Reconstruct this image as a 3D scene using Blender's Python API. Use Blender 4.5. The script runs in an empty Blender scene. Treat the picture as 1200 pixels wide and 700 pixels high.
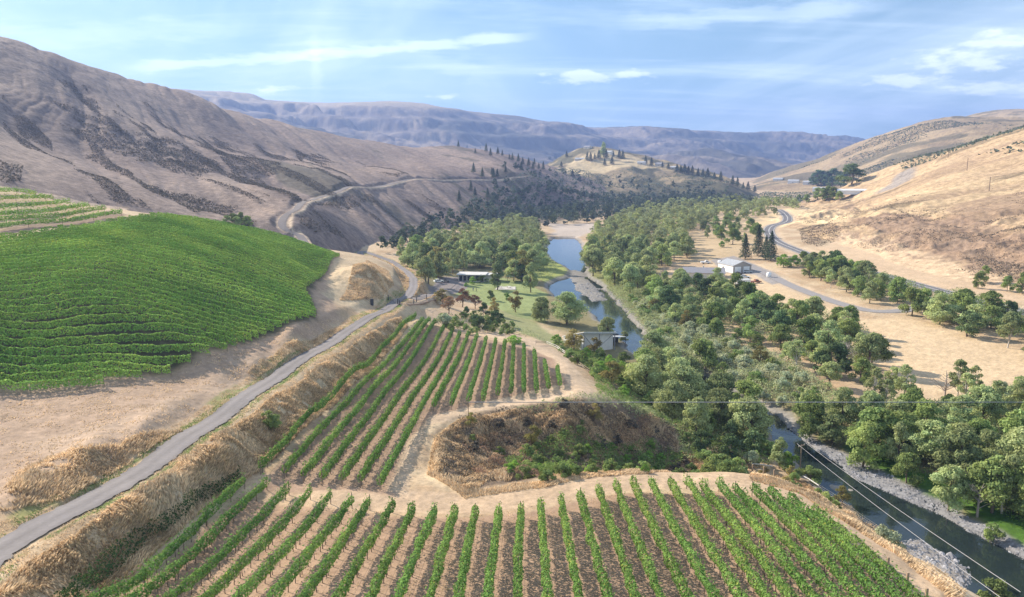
import bpy, math, random
import numpy as np
from mathutils import Vector, Matrix

# ------------------------------------------------------------------ camera, sky, sun, exposure
S = bpy.context.scene
ZC, F, PITCH = 38.0, 900.0, math.radians(10.08)
cam = bpy.data.cameras.new('camera'); cam_ob = bpy.data.objects.new('camera', cam)
S.collection.objects.link(cam_ob); S.camera = cam_ob
cam.sensor_width = 36.0; cam.lens = 36.0*F/1200.0; cam.clip_start = 0.5; cam.clip_end = 60000
cam_ob.location = (0, 0, ZC); cam_ob.rotation_euler = (math.pi/2-PITCH, 0, 0)

SUN_AZ, SUN_EL = math.radians(-52), math.radians(30)      # azimuth from +Y, negative = to the left
W = bpy.data.worlds.new('World'); S.world = W; W.use_nodes = True
def build_world():
    nt = W.node_tree; N = nt.nodes; Lk = nt.links; N.clear()
    out = N.new('ShaderNodeOutputWorld'); bg = N.new('ShaderNodeBackground'); bg.inputs[1].default_value = 0.107
    sky = N.new('ShaderNodeTexSky'); sky.sky_type = 'NISHITA'; sky.sun_disc = False
    sky.sun_elevation = SUN_EL; sky.sun_rotation = SUN_AZ; sky.altitude = 400; sky.air_density = 1.0; sky.dust_density = 0.5; sky.ozone_density = 1.5
    tc = N.new('ShaderNodeTexCoord')
    sep = N.new('ShaderNodeSeparateXYZ'); Lk.new(tc.outputs['Generated'], sep.inputs[0])
    def math_(op, a, b=None, c=None, clamp=False):
        m = N.new('ShaderNodeMath'); m.operation = op; m.use_clamp = clamp
        for i, v in enumerate((a, b, c)):
            if v is None: continue
            if isinstance(v, (int, float)): m.inputs[i].default_value = v
            else: Lk.new(v, m.inputs[i])
        return m.outputs[0]
    def sstep(v, a, b):
        m = N.new('ShaderNodeMapRange'); m.interpolation_type = 'SMOOTHSTEP'
        Lk.new(v, m.inputs[0]); m.inputs[1].default_value = a; m.inputs[2].default_value = b
        return m.outputs[0]
    zz = math_('ADD', math_('MAXIMUM', sep.outputs[2], 0.0), 0.10)
    cx = math_('DIVIDE', sep.outputs[0], zz); cy = math_('DIVIDE', sep.outputs[1], zz)
    comb = N.new('ShaderNodeCombineXYZ'); Lk.new(cx, comb.inputs[0]); Lk.new(cy, comb.inputs[1])
    def noise(rot, scl, scale, detail=6, rough=.55, dist=0.0, loc=(0, 0, 0)):
        mp = N.new('ShaderNodeMapping'); mp.inputs['Rotation'].default_value = (0, 0, rot); mp.inputs['Scale'].default_value = scl; mp.inputs['Location'].default_value = loc
        Lk.new(comb.outputs[0], mp.inputs[0])
        n = N.new('ShaderNodeTexNoise'); n.inputs['Scale'].default_value = scale; n.inputs['Detail'].default_value = detail; n.inputs['Roughness'].default_value = rough; n.inputs['Distortion'].default_value = dist
        Lk.new(mp.outputs[0], n.inputs[0]); return n.outputs[0]
    veil = sstep(noise(0.5, (1, .45, 1), 0.42, 5, .6, .6, (3, 1, 0)), .36, .68)
    streak = sstep(noise(1.15, (.35, 1.6, 1), 1.3, 7, .62, .4), .45, .75)
    cir = math_('ADD', math_('MULTIPLY', veil, .55), math_('MULTIPLY', streak, .34))
    def dirv(px, py):
        a, b = (px-600)/F, (350-py)/F
        v = Vector((a, math.cos(PITCH)+b*math.sin(PITCH), b*math.cos(PITCH)-math.sin(PITCH))); return v.normalized()
    def dot(v):
        m = N.new('ShaderNodeVectorMath'); m.operation = 'DOT_PRODUCT'; Lk.new(tc.outputs['Generated'], m.inputs[0]); m.inputs[1].default_value = v; return m.outputs['Value']
    fine = noise(0, (1, 1, 1), 5.0, 5, .6)
    def trail(p, q, w, amt, fade=.05):
        a, b = dirv(*p), dirv(*q); n = a.cross(b).normalized(); mid = (a+b).normalized(); along = (b-a).normalized(); half = (b-a).length/2
        d = math_('ABSOLUTE', dot(n)); d = math_('ADD', d, math_('MULTIPLY', math_('SUBTRACT', fine, .5), w*2.6))
        core = math_('SUBTRACT', 1.0, sstep(d, w*.15, w))
        ends = math_('SUBTRACT', 1.0, sstep(math_('ABSOLUTE', dot(along)), half-fade, half+.01))
        # along-dot is measured from the middle of the trail
        off = along.dot(mid)
        return math_('MULTIPLY', math_('MULTIPLY', core, ends), amt)
    extra = [trail((135, 82), (632, 43), .0085, .42), trail((368, 34), (372, 122), .010, .16, .03), trail((470, 62), (600, 95), .016, .16), trail((690, 30), (1080, 5), .014, .25, .1), trail((860, 150), (1200, 95), .016, .16, .1), trail((0, 45), (330, 30), .018, .14, .1)]
    tot = cir
    for e in extra: tot = math_('ADD', tot, e)
    # a few low cumulus puffs on the right and some small ones on the left
    cb = N.new('ShaderNodeMapping'); cb.inputs['Scale'].default_value = (1, 1, 3.2); Lk.new(tc.outputs['Generated'], cb.inputs[0])
    cn = N.new('ShaderNodeTexNoise'); cn.inputs['Scale'].default_value = 44; cn.inputs['Detail'].default_value = 7; cn.inputs['Roughness'].default_value = .55
    Lk.new(cb.outputs[0], cn.inputs[0])
    puffs = None
    for (px, py, rx, ry) in [(1125, 70, 62, 12), (1178, 50, 40, 11), (1065, 95, 42, 8), (1165, 104, 55, 8), (690, 90, 70, 8), (318, 105, 26, 5), (520, 113, 24, 4), (740, 86, 30, 5)]:
        v = dirv(px, py); r = Vector((1, 0, 0)); r = (r-v*v.dot(r)).normalized(); up = r.cross(v)
        dx = math_('MULTIPLY', dot(r), F/rx); dy = math_('MULTIPLY', dot(up), F/ry)
        rr = math_('SQRT', math_('ADD', math_('MULTIPLY', dx, dx), math_('MULTIPLY', dy, dy)))
        m = math_('SUBTRACT', 1.0, math_('MULTIPLY', rr, .62))
        puffs = m if puffs is None else math_('MAXIMUM', puffs, m)
    pf = sstep(math_('ADD', math_('MULTIPLY', puffs, .55), cn.outputs[0]), .72, 1.0)
    front = sstep(sep.outputs[1], 0.2, 0.4)
    # soften the glare round the sun: colour / (1 + colour / knee)
    dv = N.new('ShaderNodeVectorMath'); dv.operation = 'MULTIPLY_ADD'; Lk.new(sky.outputs[0], dv.inputs[0]); dv.inputs[1].default_value = (1/3.6, 1/7.8, 1/10.5); dv.inputs[2].default_value = (1, 1, 1)
    sk = N.new('ShaderNodeVectorMath'); sk.operation = 'DIVIDE'; Lk.new(sky.outputs[0], sk.inputs[0]); Lk.new(dv.outputs[0], sk.inputs[1])
    mix = N.new('ShaderNodeMix'); mix.data_type = 'RGBA'; Lk.new(math_('MINIMUM', tot, .9), mix.inputs[0]); Lk.new(sk.outputs[0], mix.inputs[6]); mix.inputs[7].default_value = (7.6, 8.6, 9.2, 1)
    mix2 = N.new('ShaderNodeMix'); mix2.data_type = 'RGBA'; Lk.new(math_('MULTIPLY', pf, .42), mix2.inputs[0]); Lk.new(mix.outputs[2], mix2.inputs[6]); mix2.inputs[7].default_value = (10.5, 10.9, 11, 1)
    Lk.new(mix2.outputs[2], bg.inputs[0]); Lk.new(bg.outputs[0], out.inputs[0])
build_world()
sun = bpy.data.lights.new('sun', 'SUN'); sun.energy = 5.0; sun.angle = math.radians(.53); sun.color = (1, .89, .74)
sun_ob = bpy.data.objects.new('sun', sun); S.collection.objects.link(sun_ob)
sdir = Vector((math.sin(SUN_AZ)*math.cos(SUN_EL), math.cos(SUN_AZ)*math.cos(SUN_EL), math.sin(SUN_EL)))
sun_ob.rotation_euler = sdir.to_track_quat('Z', 'Y').to_euler(); sun_ob.location = (0, 0, 400)
S.view_settings.view_transform = 'Standard'; S.view_settings.look = 'None'; S.view_settings.gamma = 1; S.view_settings.use_curve_mapping = False
S.view_settings.exposure = 0.97
S.cycles.max_bounces = 6; S.cycles.transparent_max_bounces = 8; S.cycles.volume_bounces = 0; S.cycles.diffuse_bounces = 3

rng = np.random.default_rng(7); random.seed(7)
# ------------------------------------------------------------------ small numpy tools
def h2(ix, iy, seed):
    n = (ix.astype(np.int64)*374761393 + iy.astype(np.int64)*668265263 + seed*1274126177) & 0xffffffff
    n = ((n ^ (n >> 13))*1274126177) & 0xffffffff
    return ((n ^ (n >> 16)) & 0xffffff)/float(0xffffff)
def vnoise(x, y, seed=0):
    ix = np.floor(x); iy = np.floor(y); fx = x-ix; fy = y-iy
    fx = fx*fx*fx*(fx*(fx*6-15)+10); fy = fy*fy*fy*(fy*(fy*6-15)+10)
    ix = ix.astype(np.int64); iy = iy.astype(np.int64)
    a = h2(ix, iy, seed); b = h2(ix+1, iy, seed); c = h2(ix, iy+1, seed); d = h2(ix+1, iy+1, seed)
    return (a*(1-fx)+b*fx)*(1-fy)+(c*(1-fx)+d*fx)*fy*1.0
def fbm(x, y, seed=0, octv=4, gain=.5):
    s = 0; amp = 1; tot = 0
    for i in range(octv):
        s = s+amp*vnoise(x+i*17.3, y-i*9.1, seed+i); tot += amp; amp *= gain; x = x*2.03; y = y*2.03
    return s/tot
def ridged(x, y, seed=0, octv=3):
    s = 0; amp = 1; tot = 0
    for i in range(octv):
        s = s+amp*(1-np.abs(2*vnoise(x+i*5.2, y+i*3.7, seed+i)-1)); tot += amp; amp *= .5; x = x*2.1; y = y*2.1
    return s/tot
def sm(v, a, b):
    t = np.clip((v-a)/(b-a), 0, 1); return t*t*(3-2*t)
def pixut(px, py):
    a = (np.asarray(px, float)-600)/F; b = (350-np.asarray(py, float))/F
    c = math.cos(PITCH); s = math.sin(PITCH); d = c+b*s
    return a/d, (b*c-s)/d

# ------------------------------------------------------------------ terrain: layers of surveyed heights
# 'z': (px, py, z) seen point with known height; 'Y': (px, py, Y) seen point with known distance; 'h': (px, Y, z) unseen point
def P(kind, pts):
    o = []
    for p in pts:
        if kind == 'z':
            u, t = pixut(p[0], p[1]); Y = (p[2]-ZC)/t; o.append((u*Y, Y, p[2]))
        elif kind == 'Y':
            u, t = pixut(p[0], p[1]); o.append((u*p[2], p[2], ZC+t*p[2]))
        else:
            o.append(((p[0]-600)/F*p[1]*1.0, p[1], p[2]))
    return o
def plane(h0, s, pts):
    o = []
    for px, py in pts:
        u, t = pixut(px, py); Y = -h0/(t+s); o.append((u*Y, Y, ZC-h0-s*Y))
    return o
G = []
G += plane(30.3, .122, [(130, 690), (350, 690), (600, 690), (850, 690), (1060, 690), (200, 640), (400, 640), (600, 640), (800, 640), (1010, 640), (290, 590), (420, 600), (520, 604), (620, 602), (720, 582), (800, 576), (880, 580), (945, 596), (600, 780), (200, 780), (1000, 780), (600, 900), (100, 900), (1100, 900)])
G += plane(33.4, .078, [(310, 562), (370, 572), (440, 578), (350, 530), (430, 530), (400, 490), (480, 490), (560, 480), (620, 468), (655, 460), (450, 445), (540, 440), (620, 432), (500, 415), (560, 412), (640, 436), (690, 458)])
G += P('z', [(490, 378, -9.6), (530, 388, -10), (592, 400, -10.4), (640, 415, -10), (662, 430, -9.2)])
G += P('z', [(-60, 700, 5.2), (20, 640, 4), (100, 590, 3.5), (200, 525, 2.5), (280, 470, 1.2), (340, 430, 0), (400, 392, -2), (440, 370, -4), (470, 350, -6.5), (478, 335, -6.5), (470, 318, -5.5), (448, 305, -3), (420, 298, -1.0)])
G += P('z', [(60, 640, 3.6), (150, 590, 2.6), (240, 525, 1.6), (320, 470, .2), (390, 422, -2)])      # outer shoulder
G += P('z', [(-60, 600, 4.3), (0, 590, 3.9), (0, 560, 3.8), (60, 545, 3.5), (0, 500, 4.0), (100, 500, 3.6), (160, 510, 3), (200, 465, 2.6), (270, 430, 2.2), (330, 405, 1), (360, 400, -.2), (400, 380, -1.6), (400, 355, -1.5), (425, 322, .6), (440, 335, -1.0), (405, 335, -1)])
G += P('z', [(0, 450, 5.2), (0, 400, 9), (0, 350, 13.5), (0, 300, 18), (0, 275, 21), (100, 445, 4.2), (100, 350, 13), (100, 300, 18), (200, 436, 2.8), (200, 400, 6.5), (200, 350, 10.5), (200, 300, 16), (300, 396, 2.6), (300, 350, 6.8), (300, 300, 12), (370, 370, .8), (360, 325, 4.6), (180, 255, 22), (240, 261, 17.5), (300, 271, 12), (350, 284, 6.5), (395, 300, 1.5), (-200, 450, 7), (-200, 300, 24), (-200, 350, 18)])
G += P('Y', [(0, 222, 240), (150, 248, 248), (80, 238, 244), (-200, 190, 240), (70, 258, 210), (-200, 250, 190)])
G += P('h', [(0, 290, 10), (100, 300, 6), (200, 320, 3), (300, 375, -3), (380, 400, -9), (430, 400, -13), (-200, 290, 14), (0, 450, -5), (200, 450, -8), (300, 550, -12)])
G += P('z', [(520, 372, -10.5), (560, 388, -12), (500, 360, -8.5), (490, 330, -12), (530, 355, -15), (560, 345, -16.8), (600, 360, -17), (640, 385, -17), (520, 340, -14.8), (500, 322, -15), (540, 325, -16.5), (600, 325, -17), (470, 292, -13), (540, 300, -17), (620, 290, -17.5)])
G += P('z', [(680, 420, -15.5), (700, 435, -14), (730, 430, -17.3), (740, 460, -14), (790, 450, -17.5), (760, 485, -12.5), (820, 475, -16.5), (700, 398, -17.8), (650, 365, -17.8)])
# ravine between the two vineyard terraces
G += P('z', [(520, 500, -5.2), (560, 488, -6), (620, 484, -6.5), (690, 478, -7), (505, 525, -4.6), (500, 555, -4), (540, 572, -3.2)])
G += P('h', [(560, 122, -9), (600, 118, -9.5), (560, 112, -8), (620, 110, -8.5), (650, 125, -10.5), (690, 124, -11.5), (680, 112, -10), (730, 135, -15), (740, 120, -14), (790, 142, -17), (800, 125, -16.5), (860, 140, -18), (860, 120, -16.5), (770, 155, -15)])
G += P('z', [(540, 580, -3.3), (620, 566, -3.6), (680, 556, -4), (750, 552, -4.4), (850, 553, -5), (900, 560, -5.2), (950, 580, -4.6), (1000, 612, -3.6), (1050, 648, -2.4), (1110, 692, -1)])
# river corridor and right bank
RW = -19.0
G += P('z', [(900, 525, -18.6), (940, 560, -18.9), (990, 597, -18.9), (1055, 655, -19), (1130, 715, -18.9), (1010, 560, -19), (1100, 600, -18.8), (1200, 655, -18.6), (1300, 720, -18.4), (960, 512, -18.2), (1080, 560, -17.6), (1180, 610, -17.4), (1300, 680, -17)])
G += P('z', [(1000, 500, -17), (1100, 510, -16.5), (1200, 540, -16.5), (1000, 450, -16.5), (1100, 450, -16), (1200, 470, -16), (900, 450, -17.4), (860, 400, -17.4), (950, 400, -16.5), (800, 380, -17.6), (1050, 400, -15.5), (1150, 400, -15), (1200, 420, -15.2), (1300, 450, -15), (780, 340, -17.6), (850, 340, -16), (900, 330, -15.4), (950, 350, -15.2), (1026, 367, -14.8), (840, 310, -15.6), (780, 290, -16), (800, 270, -15.6), (750, 260, -17), (700, 350, -18.3), (720, 290, -17.8)])
G += P('z', [(923, 260, -11), (900, 269, -12), (908, 281, -12), (937, 293, -12), (971, 306, -12.6), (1006, 315, -13), (1071, 332, -13.2), (1146, 353, -13.4), (1200, 366, -13.5), (1300, 395, -13.5), (880, 262, -12.5), (870, 250, -11), (900, 245, -9), (950, 245, -6)])
G += P('h', [(600, 700, -17), (680, 700, -19), (750, 850, -17), (860, 1000, -15), (950, 1000, -14), (1100, 1000, -14), (880, 1400, -15), (700, 1600, -16), (300, 1600, -16), (1300, 1600, -16), (-200, 1600, -16), (600, 3000, -16), (0, 3000, -16), (1200, 3000, -16), (600, 9000, -20), (-200, 9000, -20), (1400, 9000, -20), (1400, 300, -13), (1400, 100, -17), (1400, 600, -13), (-200, 700, -14), (650, 1000, -17)])
HL = P('Y', [(0, 235, 300), (0, 200, 350), (0, 150, 480), (0, 100, 580), (0, 45, 700), (100, 78, 800), (100, 130, 600), (100, 200, 420), (200, 240, 390), (200, 200, 520), (200, 150, 720), (200, 104, 920), (300, 255, 420), (300, 220, 540), (300, 180, 750), (300, 139, 1020), (400, 158, 1120), (400, 190, 880), (330, 261, 390), (341, 247, 425), (363, 236, 470), (412, 221, 600), (480, 213, 760), (570, 210, 900), (620, 207, 1000),
    (400, 250, 510), (400, 275, 440), (450, 285, 500), (450, 250, 580), (500, 262, 620), (500, 240, 690), (550, 235, 780), (550, 255, 700), (600, 232, 880), (600, 250, 800), (500, 190, 1020), (470, 173, 1200), (550, 174, 1230), (600, 185, 1270), (600, 195, 1120), (650, 198, 1360), (650, 220, 1120), (700, 222, 1200), (650, 238, 960), (700, 240, 1000), (-200, -60, 520), (-200, 80, 400), (-200, 180, 300), (-500, -60, 420), (-500, 150, 280)])
HL += P('h', [(0, 900, 150), (0, 1200, 70), (0, 1700, -60), (200, 1300, 80), (200, 1700, -60), (300, 1300, 60), (300, 1700, -50), (400, 1400, 40), (400, 1800, -60), (500, 1500, 20), (500, 1900, -60), (600, 1600, 0), (600, 2200, -80), (700, 1500, -10), (700, 1900, -80), (-300, 1000, 160), (-300, 1700, -40), (800, 1300, -60), (800, 900, -60), (900, 1300, -80), (1000, 1000, -90), (720, 900, -40), (700, 600, -60), (600, 600, -30), (600, 400, -70), (500, 400, -60), (800, 400, -90), (400, 330, -40), (300, 290, -40), (200, 280, -30), (100, 260, -20), (0, 240, -8), (-200, 230, -5), (200, 150, -80), (600, 150, -120), (1200, 200, -150), (1400, 1500, -120), (1400, 3000, -150), (0, 3000, -150), (600, 5000, -200), (600, 9000, -200)])
HK = P('Y', [(640, 205, 1400), (660, 192, 1450), (682, 181, 1500), (705, 174, 1530), (740, 180, 1530), (770, 186, 1500), (800, 196, 1450), (840, 207, 1400), (870, 218, 1340), (890, 228, 1280), (660, 200, 1400), (700, 192, 1420), (740, 200, 1330), (780, 212, 1270), (700, 215, 1250), (750, 230, 1150), (820, 228, 1180), (860, 234, 1160), (700, 232, 1150)])
HK += P('h', [(700, 1000, -30), (800, 1000, -30), (900, 1150, -40), (600, 1200, -20), (700, 1750, 10), (800, 1650, -10), (880, 1500, -40), (930, 1300, -60), (700, 2100, -60), (500, 1600, -60), (500, 1200, -60), (1000, 1500, -90), (800, 600, -80), (600, 600, -80), (700, 300, -120), (1300, 1000, -150), (0, 1000, -150), (0, 3000, -150), (1300, 3000, -150), (600, 5000, -200), (600, 9000, -200)])
HR = P('Y', [(985, 227, 930), (1010, 216, 960), (1047, 196, 900), (1074, 186, 860), (1108, 179, 800), (1150, 167, 770), (1200, 153, 740), (1300, 118, 700), (1450, 80, 640), (1000, 240, 720), (1000, 255, 590), (1000, 272, 490), (1050, 288, 420), (1100, 304, 375), (1150, 318, 340), (1200, 330, 315), (1300, 355, 280), (1450, 380, 230), (1100, 250, 500), (1100, 215, 620), (1200, 290, 360), (1200, 250, 440), (1200, 200, 580), (1300, 200, 480), (1300, 280, 330), (1050, 240, 560), (1050, 215, 720), (950, 268, 560), (950, 250, 700), (930, 262, 610), (1150, 270, 420), (1150, 230, 520), (960, 300, 455), (985, 307, 425), (1010, 313, 398), (1071, 328, 345), (1146, 349, 300), (1200, 362, 275), (1300, 390, 235), (930, 285, 520), (925, 272, 570)])
HR += P('h', [(985, 1100, -5), (1047, 1100, 0), (1108, 1000, 20), (1200, 950, 30), (1350, 900, 60), (1000, 1400, -50), (1200, 1300, -40), (1400, 1300, -20), (940, 1000, -20), (900, 800, -14), (890, 650, -16), (890, 560, -20), (910, 500, -22), (900, 400, -30), (1000, 350, -24), (1060, 305, -22), (1120, 280, -22), (1200, 250, -22), (1350, 215, -22), (1000, 280, -40), (1200, 180, -50), (800, 700, -40), (800, 1200, -60), (600, 500, -100), (600, 1500, -120), (0, 1000, -200), (600, 100, -150), (600, 3000, -200), (1200, 2500, -150), (600, 9000, -250)])
HF = P('Y', [(879, 215, 2000), (913, 199, 2000), (954, 189, 2000), (992, 170, 1950), (1023, 158, 1900), (1057, 148, 1850), (1084, 144, 1800), (1136, 143, 1750), (1200, 143, 1700), (1350, 140, 1600), (950, 205, 1700), (1000, 195, 1600), (1050, 180, 1500), (1120, 172, 1400), (1200, 172, 1300), (1350, 180, 1100), (900, 215, 1650), (950, 216, 1480), (1000, 217, 1350), (1060, 215, 1200)])
HF += P('h', [(860, 2000, -30), (830, 1800, -60), (860, 1400, -40), (900, 1200, -40), (1000, 1050, -50), (1200, 900, -40), (1000, 2600, -10), (1200, 2500, 30), (1350, 2500, 40), (900, 3000, -80), (1200, 3500, -80), (600, 1500, -150), (600, 3000, -150), (0, 2000, -250), (600, 500, -200), (600, 9000, -300), (1200, 9000, -300)])
HB = P('Y', [(1100, 152, 2700), (1120, 142, 2700), (1153, 131, 2600), (1174, 128, 2600), (1250, 127, 2600), (1400, 130, 2600), (1060, 165, 2700), (1200, 150, 2200)])
HB += P('h', [(1000, 2700, -20), (1200, 1800, -40), (1200, 3400, 20), (1200, 5000, -100), (800, 2600, -200), (600, 1500, -250), (1000, 1500, -200), (0, 3000, -300), (600, 9000, -300), (600, 300, -300)])
HP = P('Y', [(-300, 100, 3600), (0, 102, 3600), (180, 104, 3600), (255, 108, 3700), (300, 110, 3700), (330, 120, 3750), (380, 122, 3800), (430, 121, 3800), (480, 121, 3800), (520, 124, 3850), (560, 135, 3950), (600, 139, 4000), (650, 145, 4200), (700, 151, 4400), (760, 152, 4500), (830, 153, 4600), (860, 158, 4700), (890, 161, 4900), (940, 162, 5100), (970, 164, 5300), (1005, 168, 5500), (1060, 176, 5600), (1150, 186, 5600), (1400, 190, 5600),
    (300, 140, 3100), (420, 150, 3100), (500, 160, 3100), (600, 165, 3300), (700, 172, 3500), (800, 180, 3500), (860, 185, 3700), (940, 185, 4200), (600, 190, 2700), (700, 195, 2800), (800, 203, 2700), (880, 203, 3000), (940, 203, 3400), (500, 195, 2600), (300, 180, 2600)])
HP += P('h', [(0, 5000, 380), (400, 5200, 360), (700, 5800, 240), (1000, 7000, 140), (0, 2400, -10), (500, 2200, -40), (800, 2300, -40), (1000, 2900, -40), (1300, 3500, -60), (0, 1800, -100), (600, 1500, -200), (1200, 1500, -200), (600, 400, -300), (0, 9000, 380), (600, 9000, 260), (1300, 9000, 100)])
HB += P('h', [(1500, 2600, 210), (1950, 2600, 210), (1500, 1500, -150), (1950, 1500, -150), (1950, 800, -120), (1300, 800, -120), (1300, 1300, -120), (1950, 6000, -50), (1500, 4500, -50), (1200, 4000, -40), (1000, 4000, -60), (1000, 9000, -200), (1950, 9000, -100), (1950, 60, -100), (800, 60, -100)])
HR += P('h', [(1700, 500, 130), (1950, 400, 120), (1950, 900, 90), (1700, 1300, 0), (1950, 2500, -60), (1950, 150, -10), (1950, 60, -60), (1950, 9000, -200)])
HF += P('h', [(1700, 1500, 180), (1950, 1500, 180), (1950, 700, -80), (1600, 800, -60), (1950, 3000, -60), (1950, 100, -100), (1950, 9000, -200)])
HL += P('h', [(-750, 400, 190), (-750, 900, 170), (-750, 1700, -50), (-750, 200, 50), (-750, 80, -30), (-300, 80, -60), (-750, 9000, -200)])
G += P('h', [(-700, 150, 16), (-700, 300, 18), (-700, 60, 6), (1900, 60, -15), (1900, 300, -14), (1900, 3000, -16), (-700, 3000, -16), (300, 30, 4), (900, 30, 3)])
HP += P('h', [(-750, 4500, 380), (-750, 2400, -30), (-750, 9000, 380), (1950, 5500, 150), (1950, 3000, -100), (1950, 9000, 60), (1950, 500, -300), (-750, 500, -300)])
LAYERS = [('ground', G, .035), ('left_hillside', HL, .06), ('wooded_knoll', HK, .05), ('right_hillside', HR, .045), ('far_hillside', HF, .05), ('back_hill', HB, .05), ('plateau', HP, .05)]

U = np.concatenate([np.linspace(-1.5, -.74, 40)[:-1], np.linspace(-.74, .74, 930), np.linspace(.74, 1.5, 40)[1:]])
LL = np.concatenate([np.linspace(math.log(18), math.log(52), 30)[:-1], np.linspace(math.log(52), math.log(1500), 1000)[:-1], np.linspace(math.log(1500), math.log(9500), 330)])
KL = .85
def rbf(pts, us, ls, c):
    p = np.array(pts); pu = p[:, 0]/p[:, 1]; pl = np.log(p[:, 1])*KL; pz = p[:, 2]
    # heights are interpolated divided by distance, so that far points do not shake near ones
    val = (pz+16)/p[:, 1]
    D = np.sqrt((pu[:, None]-pu)**2+(pl[:, None]-pl)**2+c*c)
    A = -D; n = len(p); M = np.zeros((n+3, n+3)); M[:n, :n] = A + np.eye(n)*-2e-4*0
    Q = np.stack([np.ones(n), pu, pl], 1); M[:n, n:] = Q; M[n:, :n] = Q.T
    M[:n, :n] += np.eye(n)*1e-3
    w = np.linalg.solve(M, np.concatenate([val, np.zeros(3)]))
    UU, LG = np.meshgrid(us, ls*KL, indexing='ij'); out = w[n]+w[n+1]*UU+w[n+2]*LG
    for i in range(n): out -= w[i]*np.sqrt((UU-pu[i])**2+(LG-pl[i])**2+c*c)
    return out
cu = np.linspace(-1.5, 1.5, 300); cl = np.linspace(math.log(17), math.log(9600), 420)
def upsample(g):
    iu = np.clip((U-cu[0])/(cu[1]-cu[0]), 0, len(cu)-1.001); il = np.clip((LL-cl[0])/(cl[1]-cl[0]), 0, len(cl)-1.001)
    a = iu.astype(int); fa = (iu-a)[:, None]; b = il.astype(int); fb = il-b
    g0 = g[a]*(1-fa)+g[a+1]*fa
    return g0[:, b]*(1-fb)+g0[:, b+1]*fb
YY = np.exp(LL)[None, :]*np.ones((len(U), 1)); XX = U[:, None]*YY
def gully(x, y, ang, wl, ln, amp, seed):
    ca, sa = math.cos(ang), math.sin(ang); a = x*ca+y*sa; b = -x*sa+y*ca
    a = a+25*(fbm(x/120, y/120, seed+50, 3)-.5)*(wl/30)**.5
    return -amp*ridged(a/wl, b/ln, seed, 4)
Zl = []
for name, pts, c in LAYERS:
    z = upsample(rbf(pts, cu, cl, c))*YY-16
    if name == 'ground': z = z + .22*(fbm(XX/14, YY/14, 3, 4)-.5)
    if name == 'left_hillside':
        m = sm(YY, 330, 520)
        z = z + m*(gully(XX, YY, .55, 55, 330, 9, 11)+6.5 + 6*(fbm(XX/160, YY/160, 5, 4)-.5)) + 1.0*(fbm(XX/12, YY/12, 8, 3)-.5)
    if name == 'wooded_knoll': z = z+gully(XX, YY, .2, 90, 260, 16, 21)+11+5*(fbm(XX/40, YY/40, 9, 4)-.5)
    if name == 'right_hillside':
        m = sm(YY, 320, 460)
        z = z + m*(gully(XX, YY, 1.25, 70, 380, 8, 31)+5.5)+3.2*(fbm(XX/35, YY/35, 4, 5)-.5)*sm(z, -12, -5) + 6.5*(ridged(XX/15, YY/24, 77, 4)-.55)*sm(z, -12, -7)*(1-sm(z, 0, 14))
    if name == 'far_hillside': z = z+gully(XX, YY, 1.0, 190, 700, 34, 41)+22+10*(fbm(XX/90, YY/90, 2, 4)-.5)
    if name == 'back_hill': z = z+12*(fbm(XX/150, YY/150, 12, 4)-.5)
    if name == 'plateau':
        m = sm(YY, 2300, 3000); fr = z/np.maximum(z.max(1, keepdims=True), 60); m = m*1.7*(1-.93*sm(fr, .55, .92))
        z = z+m*(gully(XX, YY, .75, 400, 1500, 95, 61)+56)+m*22*(fbm(XX/120, YY/120, 62, 5)-.5); z = z+sm(YY, 2600, 3200)*6.5*np.sin(z/11+2*fbm(XX/300, YY/300, 66, 3))*sm(fr, .2, .5)
    Zl.append(z)
Zs = np.stack(Zl); LID = np.argmax(Zs, 0); Z = np.max(Zs, 0); del Zs

def fidx(u, L):
    iu = np.interp(u, U, np.arange(len(U))); il = np.interp(L, LL, np.arange(len(LL)))
    a = np.minimum(iu.astype(int), len(U)-2); b = np.minimum(il.astype(int), len(LL)-2)
    return a, b, iu-a, il-b
def hgt(x, y):
    x = np.asarray(x, float); y = np.asarray(y, float)
    a, b, fa, fb = fidx(x/y, np.log(y))
    return (Z[a, b]*(1-fa)+Z[a+1, b]*fa)*(1-fb)+(Z[a, b+1]*(1-fa)+Z[a+1, b+1]*fa)*fb
LS = np.linspace(math.log(40), math.log(9400), 3600)
def cast(px, py, up=0.0, ymax=None):
    """world point where the sight line of a pixel meets the ground (raised by up)"""
    u, t = pixut(px, py); y = np.exp(LS); d = hgt(u*y, y)+up-(ZC+t*y)
    k = np.argmax(d > 0)
    if d[k] <= 0: k = len(y)-1 if ymax is None else np.searchsorted(y, ymax)
    k = max(k, 1)
    f = d[k-1]/(d[k-1]-d[k]+1e-9) if d[k] > 0 else 0; f = min(max(f, 0), 1)
    Y = y[k-1]+(y[k]-y[k-1])*f
    return (float(u*Y), float(Y))
def casts(pts, up=0.0): return np.array([cast(p[0], p[1], up) for p in pts])
def catmull(P_, step):
    P_ = np.asarray(P_, float); Q = np.vstack([2*P_[0]-P_[1], P_, 2*P_[-1]-P_[-2]]); out = []
    for i in range(1, len(Q)-2):
        n = max(2, int(np.linalg.norm(Q[i+1]-Q[i])/step)); t = np.linspace(0, 1, n, endpoint=False)[:, None]
        out.append(.5*((2*Q[i])+(-Q[i-1]+Q[i+1])*t+(2*Q[i-1]-5*Q[i]+4*Q[i+1]-Q[i+2])*t*t+(-Q[i-1]+3*Q[i]-3*Q[i+1]+Q[i+2])*t**3))
    out.append(Q[-2][None]); return np.vstack(out)
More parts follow.
